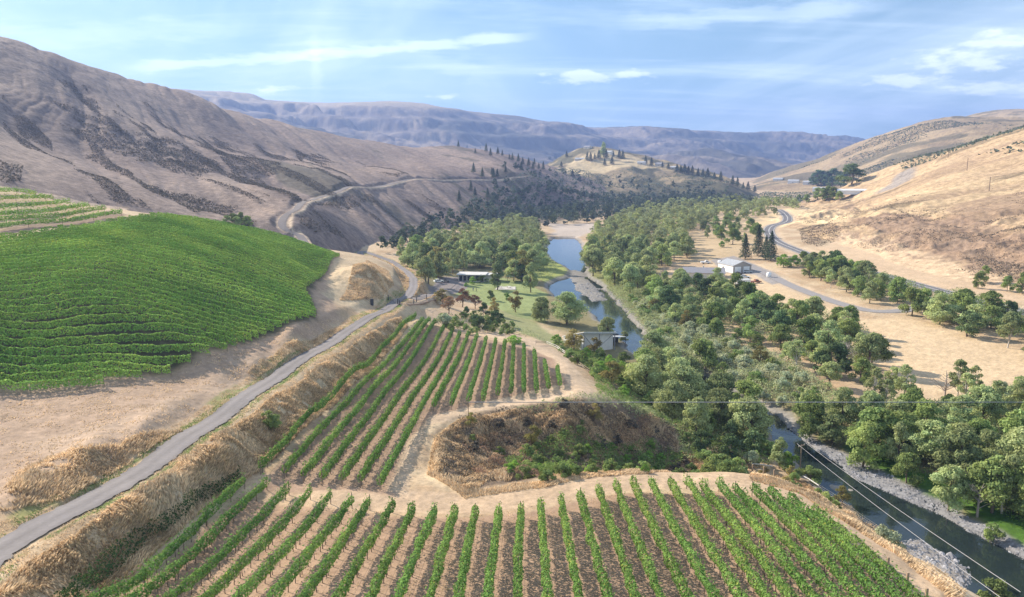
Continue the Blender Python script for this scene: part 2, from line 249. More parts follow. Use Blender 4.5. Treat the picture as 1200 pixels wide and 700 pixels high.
def inpoly(x, y, poly):
    r = np.zeros(x.shape, bool); n = len(poly)
    for i in range(n):
        x1, y1 = poly[i]; x2, y2 = poly[(i+1) % n]
        if y1 == y2: continue
        c = ((y1 > y) != (y2 > y)) & (x < (x2-x1)*(y-y1)/(y2-y1)+x1); r ^= c
    return r
def polydist(x, y, pts, closed=False):
    d = np.full(x.shape, 1e9); k = np.zeros(x.shape); pts = np.asarray(pts)
    n = len(pts) if closed else len(pts)-1
    for i in range(n):
        a = pts[i, :2]; b = pts[(i+1) % len(pts), :2]; ab = b-a; L2 = ab@ab+1e-9
        t = np.clip(((x-a[0])*ab[0]+(y-a[1])*ab[1])/L2, 0, 1); e = np.hypot(x-a[0]-t*ab[0], y-a[1]-t*ab[1])
        m = e < d; d = np.where(m, e, d); k = np.where(m, i+t, k)
    return d, k
def sub_box(pts, pad):
    """flat indices of grid vertices near a set of points"""
    pts = np.asarray(pts); m = (XX > pts[:, 0].min()-pad) & (XX < pts[:, 0].max()+pad) & (YY > pts[:, 1].min()-pad) & (YY < pts[:, 1].max()+pad)
    return np.nonzero(m)
# ------------------------------------------------------------------ roads: smoothed profiles cut into the terrain
def road_path(px_pts, step, smooth=9, up=0.0, w=4.0, blend=2.5, drop=.10, extra_front=None, extra_back=None):
    xy = casts(px_pts, up)
    if extra_front is not None: xy = np.vstack([np.array(extra_front, float), xy])
    if extra_back is not None: xy = np.vstack([xy, np.array(extra_back, float)])
    c = catmull(xy, step); z = hgt(c[:, 0], c[:, 1])
    k = max(3, int(smooth/step)) | 1; pad = k//2
    zp = np.concatenate([np.full(pad, z[0]), z, np.full(pad, z[-1])]); z = np.convolve(zp, np.ones(k)/k, 'valid')
    p = np.column_stack([c, z])
    I = sub_box(p, w+blend*2); gx, gy = XX[I], YY[I]; d, kk = polydist(gx, gy, p)
    near = d < w/2+blend
    tgt = np.interp(kk, np.arange(len(p)), p[:, 2])-drop; a = 1-sm(d, w/2+.4, w/2+blend)
    cur = Z[I]; Z[I] = np.where(near, cur*(1-a)+tgt*a, cur)
    return p
def side_pts(p, off):
    d = np.gradient(p[:, :2], axis=0); n = np.stack([-d[:, 1], d[:, 0]], 1); n /= np.linalg.norm(n, axis=1)[:, None]+1e-9
    return p[:, :2]+n*off

ROAD_A = road_path([(-60, 693), (0, 646), (60, 611), (120, 575), (200, 525), (280, 470), (340, 429), (400, 392), (440, 368), (468, 350), (484, 337), (480, 322), (463, 309), (444, 301), (422, 295.5)], 1.5, smooth=14, w=3.9, blend=6, extra_back=[(-62, 345), (-72, 375)])
ROAD_B = road_path([(352, 281), (338, 270), (330, 260), (334, 251), (348, 243), (370, 234), (395, 226), (425, 219), (470, 213), (520, 211.5), (570, 210), (620, 206)], 5, smooth=60, w=5, blend=4, drop=.15, extra_front=[(-84, 330)])
ROAD_C = road_path([(473, 350), (492, 350), (510, 344), (524, 337), (532, 330)], 1.5, smooth=12, w=5)
HWY = road_path([(922, 260), (906, 264.5), (901, 271), (909, 282), (934, 293), (971, 306.5), (1006, 315.5), (1040, 324), (1071, 332.5), (1110, 343), (1146, 353), (1200, 366), (1300, 394), (1400, 425)], 4, smooth=50, w=8.5, blend=5, drop=.12, extra_front=[(262, 760), (248, 700)])
DRIVE = road_path([(872, 308), (886, 315), (903, 323), (930, 336), (971, 351.5), (1006, 361.5), (1026, 365), (1052, 364.5), (1078, 360), (1104, 348)], 2.5, smooth=25, w=6.5, blend=3)
TRACK = road_path([(905, 318), (935, 330), (980, 345), (1022, 356)], 2.5, smooth=20, w=3.2, blend=2, drop=0)

# ------------------------------------------------------------------ river
WZ = -19.0
def zcast(pts, z):
    o = []
    for px, py in pts:
        u, t = pixut(px, py); Y = (z-ZC)/t; o.append((u*Y, Y))
    return np.array(o)
RL = zcast([(650, 279), (641, 287), (644, 302), (663, 313), (670, 323), (644, 334), (650, 346), (667, 357), (691, 366), (709, 382), (724, 397), (745, 415), (785, 440), (830, 468), (868, 488), (900, 512), (945, 556), (990, 594), (1055, 655), (1130, 722), (1200, 790)], WZ)
RR = zcast([(674, 279), (681, 287), (687, 303), (688, 322), (706, 338), (726, 359), (743, 378), (760, 398), (790, 418), (835, 446), (880, 470), (915, 490), (955, 525), (1010, 565), (1060, 585), (1130, 620), (1200, 655), (1300, 712), (1400, 770)], WZ)
RIV = np.vstack([catmull(RL, 4), catmull(RR, 4)[::-1]])
I = sub_box(RIV, 30); gx, gy = XX[I], YY[I]
d, _ = polydist(gx, gy, RIV, True); ins = inpoly(gx, gy, RIV); sd = np.where(ins, -d, d)
wob = 3.5*(fbm(gx/7, gy/7, 71, 4)-.5)*sm(gy, 60, 160)
sd = sd+wob
bed = WZ-.15-.9*sm(-sd, 0, 5); cur = Z[I]
bank = np.maximum(WZ+.05, np.minimum(cur, WZ+.25+np.maximum(sd, 0)*.4+np.maximum(sd-5, 0)*1.2))
Z[I] = np.where(sd < 0, np.minimum(cur, bed), np.where(cur < WZ+.05, WZ+.05+sd*.05, bank))
SDR = np.full(Z.shape, 99.); SDR[I] = sd
# gravel bars standing out of the water
def bar(pts, top):
    P_ = zcast(pts, WZ); I = sub_box(P_, 6); gx, gy = XX[I], YY[I]; d, _ = polydist(gx, gy, P_, True); ins = inpoly(gx, gy, P_)
    s = np.where(ins, d, -d)+4.0*(fbm(gx/5, gy/5, 33, 4)-.5)
    Z[I] = np.where(s > 0, np.maximum(Z[I], WZ-.05+top*sm(s, 0, 3)), Z[I]); SDR[I] = np.where(s > 0, np.maximum(SDR[I], .3), SDR[I])
bar([(668, 328), (690, 327), (703, 338), (711, 352), (694, 354), (674, 341)], .4)
bar([(655, 318), (676, 316), (690, 322), (686, 330), (668, 328)], .3)
bar([(1045, 640), (1075, 628), (1120, 650), (1150, 678), (1130, 690), (1085, 672)], .35)
bar([(952, 552), (975, 566), (1000, 575), (990, 590), (962, 572)], .2)

# earth mounds beside the road, traced on the ground
def mound(px, py, rx, ry, h, ang=0.0, up=0):
    c = np.array(cast(px, py, up)); ca, sa = math.cos(ang), math.sin(ang)
    I = sub_box([c], max(rx, ry)*2.2); dx, dy = XX[I]-c[0], YY[I]-c[1]
    a = (dx*ca+dy*sa)/rx; b = (-dx*sa+dy*ca)/ry; r = np.sqrt(a*a+b*b)+.35*(fbm(XX[I]/4, YY[I]/4, 91, 3)-.5)
    Z[I] += h*np.exp(-r*r*1.4)
mound(100, 540, 2.6, 10, 1.5, .25); mound(40, 566, 2.4, 8, 1.3, .2); mound(165, 508, 2.0, 7, .9, .2)
mound(340, 406, 2.6, 15, 2.0, .12); mound(425, 328, 9, 15, 5.0, -.25); mound(300, 432, 2.2, 8, 1.2, .1); mound(445, 343, 4, 3, 1.2)
# hummocky grass bank under the road
BANK = casts([(20, 668), (120, 602), (220, 535), (300, 482), (372, 430), (430, 392), (468, 370), (462, 384), (402, 440), (350, 485), (308, 522), (280, 550), (254, 568), (176, 628), (92, 690), (30, 740), (-40, 740)])
I = sub_box(BANK, 3); gx, gy = XX[I], YY[I]; ins = inpoly(gx, gy, BANK); dd, _ = polydist(gx, gy, BANK, True)
Z[I] += np.where(ins, sm(dd, 0, 2.5)*(1.1*(ridged(gx/5, gy/8, 15, 3)-.5)+.5*(fbm(gx/1.3, gy/1.3, 16, 3)-.5)), 0)
# general roughness outside the tilled and paved areas
rough = .18*(fbm(XX/1.1, YY/1.1, 81, 3)-.5)
Z += np.where((YY < 330) & (SDR > 1), rough, 0)
# ravine lip and its rough wall
RAV = casts([(500, 555), (508, 510), (540, 490), (600, 478), (690, 472), (760, 482), (800, 500), (800, 545), (700, 553), (620, 566), (545, 575)])
I = sub_box(RAV, 3); gx, gy = XX[I], YY[I]; ins = inpoly(gx, gy, RAV); dd, _ = polydist(gx, gy, RAV, True)
Z[I] += np.where(ins, sm(dd, 0, 3)*(2.4*(fbm(gx/5, gy/5, 25, 4)-.5)), 0)
def smooth_in(poly_px, k, feather=2.5):
    pl = casts(poly_px); I = sub_box(pl, feather); i0, i1, j0, j1 = I[0].min(), I[0].max()+1, I[1].min(), I[1].max()+1
    sub = Z[i0:i1, j0:j1]; q = sub
    for ax in (0, 1):
        for _ in range(2):
            pad = [(0, 0), (0, 0)]; pad[ax] = (k//2, k//2); e = np.pad(q, pad, 'edge'); cs_ = np.cumsum(np.insert(e, 0, 0, axis=ax), axis=ax)
            q = (cs_[k:] - cs_[:-k])/k if ax == 0 else (cs_[:, k:] - cs_[:, :-k])/k
    gx, gy = XX[i0:i1, j0:j1], YY[i0:i1, j0:j1]; d, _ = polydist(gx.ravel(), gy.ravel(), pl, True); ins = inpoly(gx.ravel(), gy.ravel(), pl)
    a = sm(np.where(ins, d, -d).reshape(gx.shape), -feather, feather); Z[i0:i1, j0:j1] = sub*(1-a)+q*a
smooth_in([(300, 566), (345, 510), (420, 445), (490, 376), (560, 392), (640, 410), (662, 440), (665, 460), (560, 476), (505, 488), (480, 540), (455, 575), (380, 575)], 41)
smooth_in([(100, 712), (200, 632), (286, 582), (470, 604), (640, 590), (720, 578), (860, 577), (950, 600), (1075, 700), (1075, 760), (80, 760)], 41)
for p, w in ((ROAD_A, 3.9), (ROAD_C, 5)):
    I = sub_box(p, w); d, kk = polydist(XX[I], YY[I], p); Z[I] = np.where(d < w/2+.25, np.interp(kk, np.arange(len(p)), p[:, 2])-.14, Z[I])

# ------------------------------------------------------------------ ground cover colours (own colour of soil, grass, rock; plus shade painted dark between the left vine rows)
C = np.zeros(Z.shape+(3,), np.float32)
n1 = fbm(XX/9, YY/9, 101, 4); n2 = fbm(XX/2.2, YY/2.2, 102, 4); n3 = fbm(XX/60, YY/60, 103, 4)
def lerp(a, b, t): return np.asarray(a)*(1-t[..., None])+np.asarray(b)*t[..., None]
STRAW = (.52, .40, .265); DIRT = (.33, .235, .165); BROWN = (.20, .135, .095); GREEN = (.12, .17, .045); DARKG = (.055, .075, .035)
C[:] = lerp(STRAW, (.40, .285, .18), sm(n1*.6+n2*.4, .35, .65))
gz = np.gradient(Z, axis=1)/np.gradient(YY, axis=1); gxx = np.gradient(Z, axis=0)/np.maximum(np.gradient(XX, axis=0), 1e-6); SL = np.sqrt(gz**2+gxx**2)
# hills
def hillcol(lid, base, alt, rock, veg, vs, thr, seed, st=(1, 1), ang=0.):
    m = LID == lid; x, y = XX[m], YY[m]; ca, sa = math.cos(ang), math.sin(ang); a = (x*ca+y*sa)/st[0]; b = (-x*sa+y*ca)/st[1]
    c = lerp(base, alt, sm(fbm(a/35, b/35, seed, 5), .35, .65))
    c = lerp(c, rock, sm(ridged(a/18, b/70, seed+4, 4), .62, .85)*.5)
    c = lerp(c, veg, sm(fbm(a/vs, b/vs, seed+9, 5, .6), thr, thr+.06)*.75)
    c *= (.85+.3*fbm(x/3, y/3, seed+11, 3))[:, None]
    C[m] = c
hillcol(1, (.27, .205, .165), (.215, .162, .135), (.16, .125, .11), (.10, .09, .065), 60, .60, 201, (1, 3.5), .55)
hillcol(2, (.33, .255, .15), (.24, .19, .12), (.15, .13, .08), (.07, .075, .045), 45, .45, 211)
hillcol(3, (.50, .365, .22), (.41, .29, .175), (.27, .185, .125), (.17, .13, .08), 50, .64, 221, (1, 3), 1.2)
hillcol(4, (.37, .28, .17), (.30, .225, .14), (.22, .165, .115), (.12, .11, .07), 130, .55, 231, (1, 1.6), .9)
hillcol(5, (.44, .33, .20), (.37, .28, .18), (.28, .21, .14), (.16, .14, .08), 150, .62, 241)
hillcol(6, (.27, .22, .17), (.17, .145, .13), (.12, .11, .11), (.07, .075, .065), 300, .50, 251, (1, 2), .75)
# the flat tops of the plateau are pale grass
m = (LID == 6); C[m] = lerp(C[m], (.46, .36, .22), sm(Z[m], 250, 330)*.7)
def paint(pxpts, col, amount=1.0, feather=1.5, wob=2.0, wl=6., up=0.0, xy=None, seed=5):
    pl = casts(pxpts, up) if xy is None else xy
    I = sub_box(pl, feather+wob+1); gx, gy = XX[I], YY[I]
    d, _ = polydist(gx, gy, pl, True); s = np.where(inpoly(gx, gy, pl), d, -d)+wob*2*(fbm(gx/wl, gy/wl, seed, 4)-.5)
    a = sm(s, -feather, feather)*amount; C[I] = lerp(C[I], col, a)
def stripe(p, w, col, amount=1., feather=.5, wob=.5, wl=3., off=0., seed=6, breakup=0.0):
    q = side_pts(p, off); I = sub_box(q, w+feather+1); gx, gy = XX[I], YY[I]; d, _ = polydist(gx, gy, q)
    s = w/2-d+wob*2*(fbm(gx/wl, gy/wl, seed, 4)-.5); a = sm(s, -feather, feather)*amount
    if breakup: a = a*sm(fbm(gx/wl/1.5, gy/wl/1.5, seed+3, 4), breakup-.08, breakup+.08)
    C[I] = lerp(C[I], col, a)
# valley floor far off and right bank
paint([(560, 285), (700, 300), (760, 300), (860, 400), (1000, 470), (1300, 500), (1300, 700), (1000, 560), (900, 500), (760, 470), (690, 400), (560, 350), (460, 320)], (.19, .17, .085), .9, 4, 4, 12)
paint([(780, 285), (830, 262), (900, 262), (905, 290), (870, 300), (800, 310)], (.44, .33, .20), .9, 4, 6, 15)
paint([(870, 262), (925, 244), (1000, 250), (1000, 262), (930, 262), (900, 268)], (.60, .45, .27), 1, 3, 2, 15)
paint([(1000, 375), (1060, 372), (1200, 410), (1300, 440), (1300, 490), (1150, 475), (1060, 455), (1000, 420), (940, 385), (900, 350), (870, 335), (880, 325), (960, 352)], (.55, .41, .26), 1, 2, 2, 10)
# front terrace: tilled soil, pale turning strip along its rim
FB = casts([(60, 740), (285, 578), (470, 606), (560, 608), (640, 596), (720, 578), (860, 578), (930, 590), (965, 604), (1120, 740), (1150, 800), (0, 800)])
paint(None, (.36, .245, .17), 1, .6, .6, 3, xy=FB); 
paint([(300, 556), (330, 552), (470, 572), (560, 580), (640, 572), (700, 558), (760, 552), (900, 558), (960, 585), (1120, 700), (1080, 700), (945, 596), (860, 572), (760, 572), (650, 590), (560, 602), (460, 602), (290, 582)], (.46, .335, .225), 1, .5, .5, 3)
paint([(300, 575), (495, 378), (560, 395), (650, 415), (668, 440), (670, 462), (560, 478), (505, 490), (480, 540), (460, 580), (400, 575)], (.32, .22, .155), 1, .8, .8, 3)
paint([(478, 580), (484, 540), (500, 500), (560, 482), (690, 468), (697, 458), (655, 408), (600, 392), (505, 368), (498, 374), (600, 398), (648, 420), (665, 450), (560, 474), (505, 488), (475, 520), (455, 575)], (.48, .36, .25), 1, .6, .5, 3)
paint([(500, 362), (545, 368), (560, 378), (600, 392), (560, 392), (500, 372)], (.47, .35, .24), .9, 1, 1, 4)
# straw lip round the ravine, brown scrub soil inside
paint(None, (.20, .145, .10), 1, 1.2, 1.5, 4, xy=RAV)
paint([(498, 560), (506, 512), (535, 492), (560, 484), (530, 505), (516, 530), (520, 560), (560, 575), (640, 563), (700, 552), (860, 548), (860, 553), (700, 558), (640, 570), (545, 583)], (.58, .45, .29), 1, .5, .6, 3)
paint([(960, 585), (1110, 692), (1130, 712), (1150, 700), (1000, 596), (930, 560), (880, 552), (880, 558)], (.58, .44, .29), 1, .5, .5, 3)
# bare ground between the left vineyard and the road
paint([(-100, 640), (0, 600), (160, 520), (290, 440), (400, 375), (385, 330), (400, 300), (380, 300), (350, 340), (365, 370), (290, 400), (200, 440), (0, 455), (-150, 460)], (.37, .265, .19), 1, 1.5, 1.5, 6)
paint([(30, 520), (140, 490), (280, 420), (330, 410), (300, 432), (170, 500), (60, 545)], (.42, .31, .225), .8, 2, 2, 5)
paint([(-250, 440), (0, 452), (200, 438), (290, 402), (372, 374), (362, 345), (398, 300), (350, 284), (240, 260), (180, 253), (60, 270), (-250, 280)], (.095, .085, .05), 1, 1.5, 1.2, 5)  # soil of the left block, darkened to paint in the shade between its rows
paint([(-250, 290), (0, 277), (60, 268), (150, 252), (130, 247), (0, 270), (-250, 280)], (.25, .18, .13), 1, 1.0, .6, 5)
paint([(-200, 215), (0, 218), (60, 227), (150, 244), (145, 249), (50, 231), (0, 223), (-200, 225)], (.52, .38, .27), 1, 1, .5, 5)
paint([(400, 300), (440, 305), (462, 322), (466, 340), (440, 355), (400, 358), (378, 345)], (.50, .385, .25), .9, 1.5, 1.5, 5)
# green verges of the road
stripe(ROAD_A, .8, GREEN, .85, .3, .4, 4, 2.5, 6, .42); stripe(ROAD_A, .7, GREEN, .9, .25, .35, 3, -2.4, 9, .38); stripe(ROAD_A, 1.6, (.17, .2, .06), .7, .4, .6, 6, 3.6, 12, .55)
for p, w in ((ROAD_B, 5.2), (HWY, 14), (DRIVE, 9), (ROAD_C, 7)): stripe(p, w, (.47, .37, .27), .7, 1, 1, 6)
stripe(ROAD_B, 1.6, (.55, .43, .31), .9, .8, .8, 6, -4)
# lawn, garden, riverside green
paint([(505, 325), (560, 322), (615, 330), (640, 345), (640, 380), (610, 372), (580, 362), (560, 352), (540, 348)], (.25, .29, .12), 1, 1, 1.5, 5)
paint([(570, 360), (620, 372), (660, 400), (660, 412), (600, 385)], (.20, .23, .10), .8, 1.5, 1.5, 5)
paint([(600, 300), (640, 275), (645, 300), (668, 320), (640, 332), (620, 325)], (.27, .30, .09), .95, 2, 2, 6)
paint([(660, 400), (700, 415), (760, 440), (830, 490), (760, 470), (690, 425)], (.17, .2, .07), .9, 1.5, 1.5, 6)
paint([(686, 300), (690, 325), (735, 350), (770, 395), (800, 420), (840, 430), (780, 370), (720, 310)], (.24, .25, .10), .9, 2, 2, 6)
paint([(1040, 560), (1130, 600), (1200, 640), (1220, 620), (1130, 575), (1040, 535), (1000, 515), (990, 525)], (.07, .14, .025), 1, 1.5, 1.5, 4)
paint([(648, 203), (665, 192), (682, 183), (706, 175), (735, 181), (760, 188), (790, 197), (760, 197), (730, 196), (700, 203)], (.52, .41, .25), .75, 4, 9, 30)
# yard and parking, gravel of the river bars
paint([(833, 305), (860, 300), (905, 318), (922, 330), (905, 334), (885, 322), (850, 320)], (.30, .27, .25), 1, .8, .5, 5)
paint([(500, 334), (516, 324), (545, 325), (548, 338), (530, 345)], (.23, .20, .19), 1, .5, .3, 5)
g = sm(SDR, 3.2, 1.0)*(SDR < 5)*sm(YY, 40, 60); C[:] = lerp(C, (.24, .225, .21), g*.9)
C[:] = lerp(C, (.13, .125, .10), (SDR < 0)*1.0)
paint([(540, 262), (640, 262), (660, 258), (740, 250), (760, 236), (540, 236)], (.15, .125, .09), .9, 4, 5, 20)
paint([(640, 262), (700, 262), (704, 268), (680, 278), (646, 276), (650, 270)], (.44, .37, .31), 1, 3, 3, 12)
GB = casts([(905, 490), (960, 519), (1040, 556), (1090, 581), (1200, 641), (1300, 690), (1300, 720), (1200, 660), (1130, 622), (1060, 588), (1010, 568), (955, 528), (920, 505)])
paint(None, (.25, .245, .25), 1, .8, 1.2, 5, xy=GB)
# right slope: banded rock of the road cut and the brown slide above it
paint([(960, 292), (985, 272), (1040, 282), (1100, 300), (1200, 335), (1300, 360), (1300, 385), (1200, 355), (1100, 336), (1030, 318)], (.56, .41, .27), .8, 2, 4, 9, up=0)
paint([(1000, 262), (1060, 250), (1130, 262), (1200, 270), (1300, 280), (1300, 350), (1200, 330), (1120, 306), (1050, 283)], (.26, .175, .12), .8, 4, 14, 18)
paint([(1110, 245), (1160, 228), (1300, 200), (1300, 270), (1200, 262), (1120, 262)], (.27, .185, .125), .7, 4, 16, 20)
paint([(1030, 225), (1065, 196), (1074, 205), (1045, 222)], (.27, .24, .22), .9, 5, 6, 20)
m = (LID == 3); rx = ridged(XX[m]/7, YY[m]/26, 311, 4)*(sm(Z[m], -13, -9)*(1-sm(Z[m], 2, 14)))*sm(SL[m], .2, .5); C[m] = lerp(C[m], (.25, .18, .13), np.clip(sm(rx, .45, .75), 0, 1)*.75)
# near variation
fine = (.80+.4*n2); C *= np.where(YY < 600, fine, .9+.2*n1)[..., None]
C *= (.9+.2*n3)[..., None]
np.clip(C, .01, .75, out=C)

# ------------------------------------------------------------------ mesh and object helpers
COL = S.collection
def new_mesh(name, v, f, mat=None, col=None, smooth=False, loops=None):
    """v (n,3); f (m,k) with equal-sized faces"""
    v = np.asarray(v, np.float32); f = np.asarray(f, np.int32); me = bpy.data.meshes.new(name); n, k = len(f), f.shape[1]
    me.vertices.add(len(v)); me.vertices.foreach_set('co', v.ravel()); me.loops.add(n*k); me.loops.foreach_set('vertex_index', f.ravel())
    me.polygons.add(n); me.polygons.foreach_set('loop_start', np.arange(0, n*k, k, dtype=np.int32)); me.polygons.foreach_set('loop_total', np.full(n, k, np.int32))
    me.update(calc_edges=True)
    if smooth: me.polygons.foreach_set('use_smooth', np.ones(n, bool))
    else: me.polygons.foreach_set('use_smooth', np.zeros(n, bool))
    if col is not None:
        a = me.color_attributes.new('tint', 'FLOAT_COLOR', 'POINT'); c4 = np.ones((len(v), 4), np.float32); c4[:, :3] = col; a.data.foreach_set('color', c4.ravel())
    if mat: me.materials.append(mat)
    return me
def link(name, me, parent=None, loc=(0, 0, 0), rz=0.0, label=None, cat=None, group=None, kind=None, scale=None):
    o = bpy.data.objects.new(name, me); COL.objects.link(o)
    if parent is not None: o.parent = parent
    o.location = loc
    if rz: o.rotation_euler = (0, 0, rz)
    if scale is not None: o.scale = scale if hasattr(scale, '__len__') else (scale,)*3
    if label: o['label'] = label
    if cat: o['category'] = cat
    if group: o['group'] = group
    if kind: o['kind'] = kind
    return o
MATS = {}
def mat(name, color=(.5, .5, .5), rough=.8, metal=0., noise=None, attr=False, bump=0., spec=.3, alpha=None):
    """noise = (scale, amount): darkens and lightens the colour"""
    if name in MATS: return MATS[name]
    m = bpy.data.materials.new(name); m.use_nodes = True; nt = m.node_tree; b = nt.nodes['Principled BSDF']; Lk = nt.links
    b.inputs['Base Color'].default_value = (*color, 1); b.inputs['Roughness'].default_value = rough; b.inputs['Metallic'].default_value = metal; b.inputs['Specular IOR Level'].default_value = spec
    src = None
    if attr:
        a = nt.nodes.new('ShaderNodeAttribute'); a.attribute_name = 'tint'; src = a.outputs['Color']
    if noise:
        tc = nt.nodes.new('ShaderNodeTexCoord'); n = nt.nodes.new('ShaderNodeTexNoise'); n.inputs['Scale'].default_value = noise[0]; n.inputs['Detail'].default_value = 8; n.inputs['Roughness'].default_value = .65
        Lk.new(tc.outputs['Object'], n.inputs[0])
        r = nt.nodes.new('ShaderNodeMapRange'); Lk.new(n.outputs[0], r.inputs[0]); r.inputs[1].default_value = .3; r.inputs[2].default_value = .7; r.inputs[3].default_value = 1-noise[1]; r.inputs[4].default_value = 1+noise[1]
        mx = nt.nodes.new('ShaderNodeMix'); mx.data_type = 'RGBA'; mx.blend_type = 'MULTIPLY'; mx.inputs[0].default_value = 1
        if src: Lk.new(src, mx.inputs[6])
        else: mx.inputs[6].default_value = (*color, 1)
        if attr:
            n2 = nt.nodes.new('ShaderNodeTexNoise'); n2.inputs['Scale'].default_value = noise[0]*7.3; n2.inputs['Detail'].default_value = 6; n2.inputs['Roughness'].default_value = .7; Lk.new(tc.outputs['Object'], n2.inputs[0])
            r2 = nt.nodes.new('ShaderNodeMapRange'); Lk.new(n2.outputs[0], r2.inputs[0]); r2.inputs[1].default_value = .3; r2.inputs[2].default_value = .7; r2.inputs[3].default_value = 1-noise[1]*1.2; r2.inputs[4].default_value = 1+noise[1]*1.2
            mm = nt.nodes.new('ShaderNodeMath'); mm.operation = 'MULTIPLY'; Lk.new(r.outputs[0], mm.inputs[0]); Lk.new(r2.outputs[0], mm.inputs[1]); Lk.new(mm.outputs[0], mx.inputs[7])
        else: Lk.new(r.outputs[0], mx.inputs[7])
        src = mx.outputs[2]
        if bump:
            bp = nt.nodes.new('ShaderNodeBump'); bp.inputs['Strength'].default_value = bump; bp.inputs['Distance'].default_value = .15; Lk.new(n.outputs[0], bp.inputs['Height']); Lk.new(bp.outputs[0], b.inputs['Normal'])
    if src: Lk.new(src, b.inputs['Base Color'])
    MATS[name] = m; return m

# ------------------------------------------------------------------ terrain meshes
M_GROUND = mat('soil_and_grass', rough=.95, attr=True, noise=(1.3, .22), bump=.5, spec=.1)
M_HILL = mat('hill_grass', rough=.95, attr=True, noise=(.30, .38), bump=1.0, spec=.1)
nu, nl = Z.shape; idx = np.arange(nu*nl).reshape(nu, nl)
fq = np.stack([idx[:-1, :-1], idx[1:, :-1], idx[1:, 1:], idx[:-1, 1:]], -1).reshape(-1, 4); fl = LID[:-1, :-1].ravel()
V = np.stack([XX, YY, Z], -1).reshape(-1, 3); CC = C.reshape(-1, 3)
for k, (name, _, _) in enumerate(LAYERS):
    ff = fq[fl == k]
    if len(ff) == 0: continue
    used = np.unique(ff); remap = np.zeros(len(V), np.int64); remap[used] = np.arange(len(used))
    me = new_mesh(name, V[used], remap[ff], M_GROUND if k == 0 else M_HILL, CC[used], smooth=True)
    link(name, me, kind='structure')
# the ground carries on behind and beside the camera
def ribbon(p, w, dz=.0, off=0., uv=None, nw=5, crown=.03):
    d = np.gradient(p[:, :2], axis=0); n = np.stack([-d[:, 1], d[:, 0]], 1); n /= np.linalg.norm(n, axis=1)[:, None]+1e-9
    s = np.linspace(-.5, .5, nw); vs = np.zeros((len(p), nw, 3)); vs[:, :, :2] = p[:, None, :2]+n[:, None]*(s[None, :, None]*w+off); vs[:, :, 2] = p[:, None, 2]+dz+crown*(1-(2*s)**2)[None]
    i = np.arange(len(p)*nw).reshape(len(p), nw); f = np.stack([i[:-1, :-1], i[:-1, 1:], i[1:, 1:], i[1:, :-1]], -1).reshape(-1, 4)
    return vs.reshape(-1, 3), f[:, ::-1]
ASPH = mat('old_asphalt', (.20, .175, .165), .9, noise=(1.6, .16), bump=.3, spec=.15)
ASPH2 = mat('highway_asphalt', (.16, .15, .15), .85, noise=(.6, .12), spec=.2); WHITEP = mat('road_paint', (.75, .74, .7), .6)
v, f = ribbon(catmull(ROAD_A, .5), 3.5, nw=15); cr = np.tile(np.linspace(-1, 1, 15), len(v)//15)
edge = .12*(fbm(v[:, 0]/.9, v[:, 1]/.9, 401, 3)-.5)*(np.abs(cr) > .99); v[:, 0] += edge*8*np.sign(cr)
wr = 1+.13*np.exp(-((np.abs(cr)-.5)/.17)**2)-.10*np.exp(-(cr/.12)**2)-.16*sm(np.abs(cr), .86, 1)+.20*(fbm(v[:, 0]/2.5, v[:, 1]/9, 403, 4)-.5)+.12*(fbm(v[:, 0]/.5, v[:, 1]/.5, 404, 2)-.5)
pt = sm(fbm(v[:, 0]/3, v[:, 1]/14, 406, 2), .66, .68)*-.10; link('farm_road', new_mesh('farm_road', v, f, mat('worn_asphalt', rough=.92, attr=True, noise=(2.2, .10), bump=.3, spec=.15), np.array([[.215, .195, .19]])*(wr+pt)[:, None], smooth=True), kind='structure')
v, f = ribbon(ROAD_B, 4.0); link('hill_road', new_mesh('hill_road', v, f, ASPH, smooth=True), kind='structure')
v, f = ribbon(ROAD_C, 4.4, -.02); link('side_road', new_mesh('side_road', v, f, ASPH, smooth=True), kind='structure')
v, f = ribbon(HWY, 8.0); link('highway', new_mesh('highway', v, f, ASPH2, smooth=True), kind='structure')
vv, ff = [], []; nb = 0
for off, w in ((-3.5, .22), (3.5, .22), (-.15, .16), (.2, .16)):
    v, f = ribbon(HWY, w, .03 if abs(off) < 1 else .012, off, nw=2, crown=0.006); vv.append(v); ff.append(f+nb); nb += len(v)
link('road_marking', new_mesh('road_marking', np.vstack(vv), np.vstack(ff), WHITEP), kind='structure')
v, f = ribbon(DRIVE, 5.6, .01); link('driveway', new_mesh('driveway', v, f, mat('gravel_asphalt', (.27, .25, .245), .9, noise=(1, .12))), kind='structure')

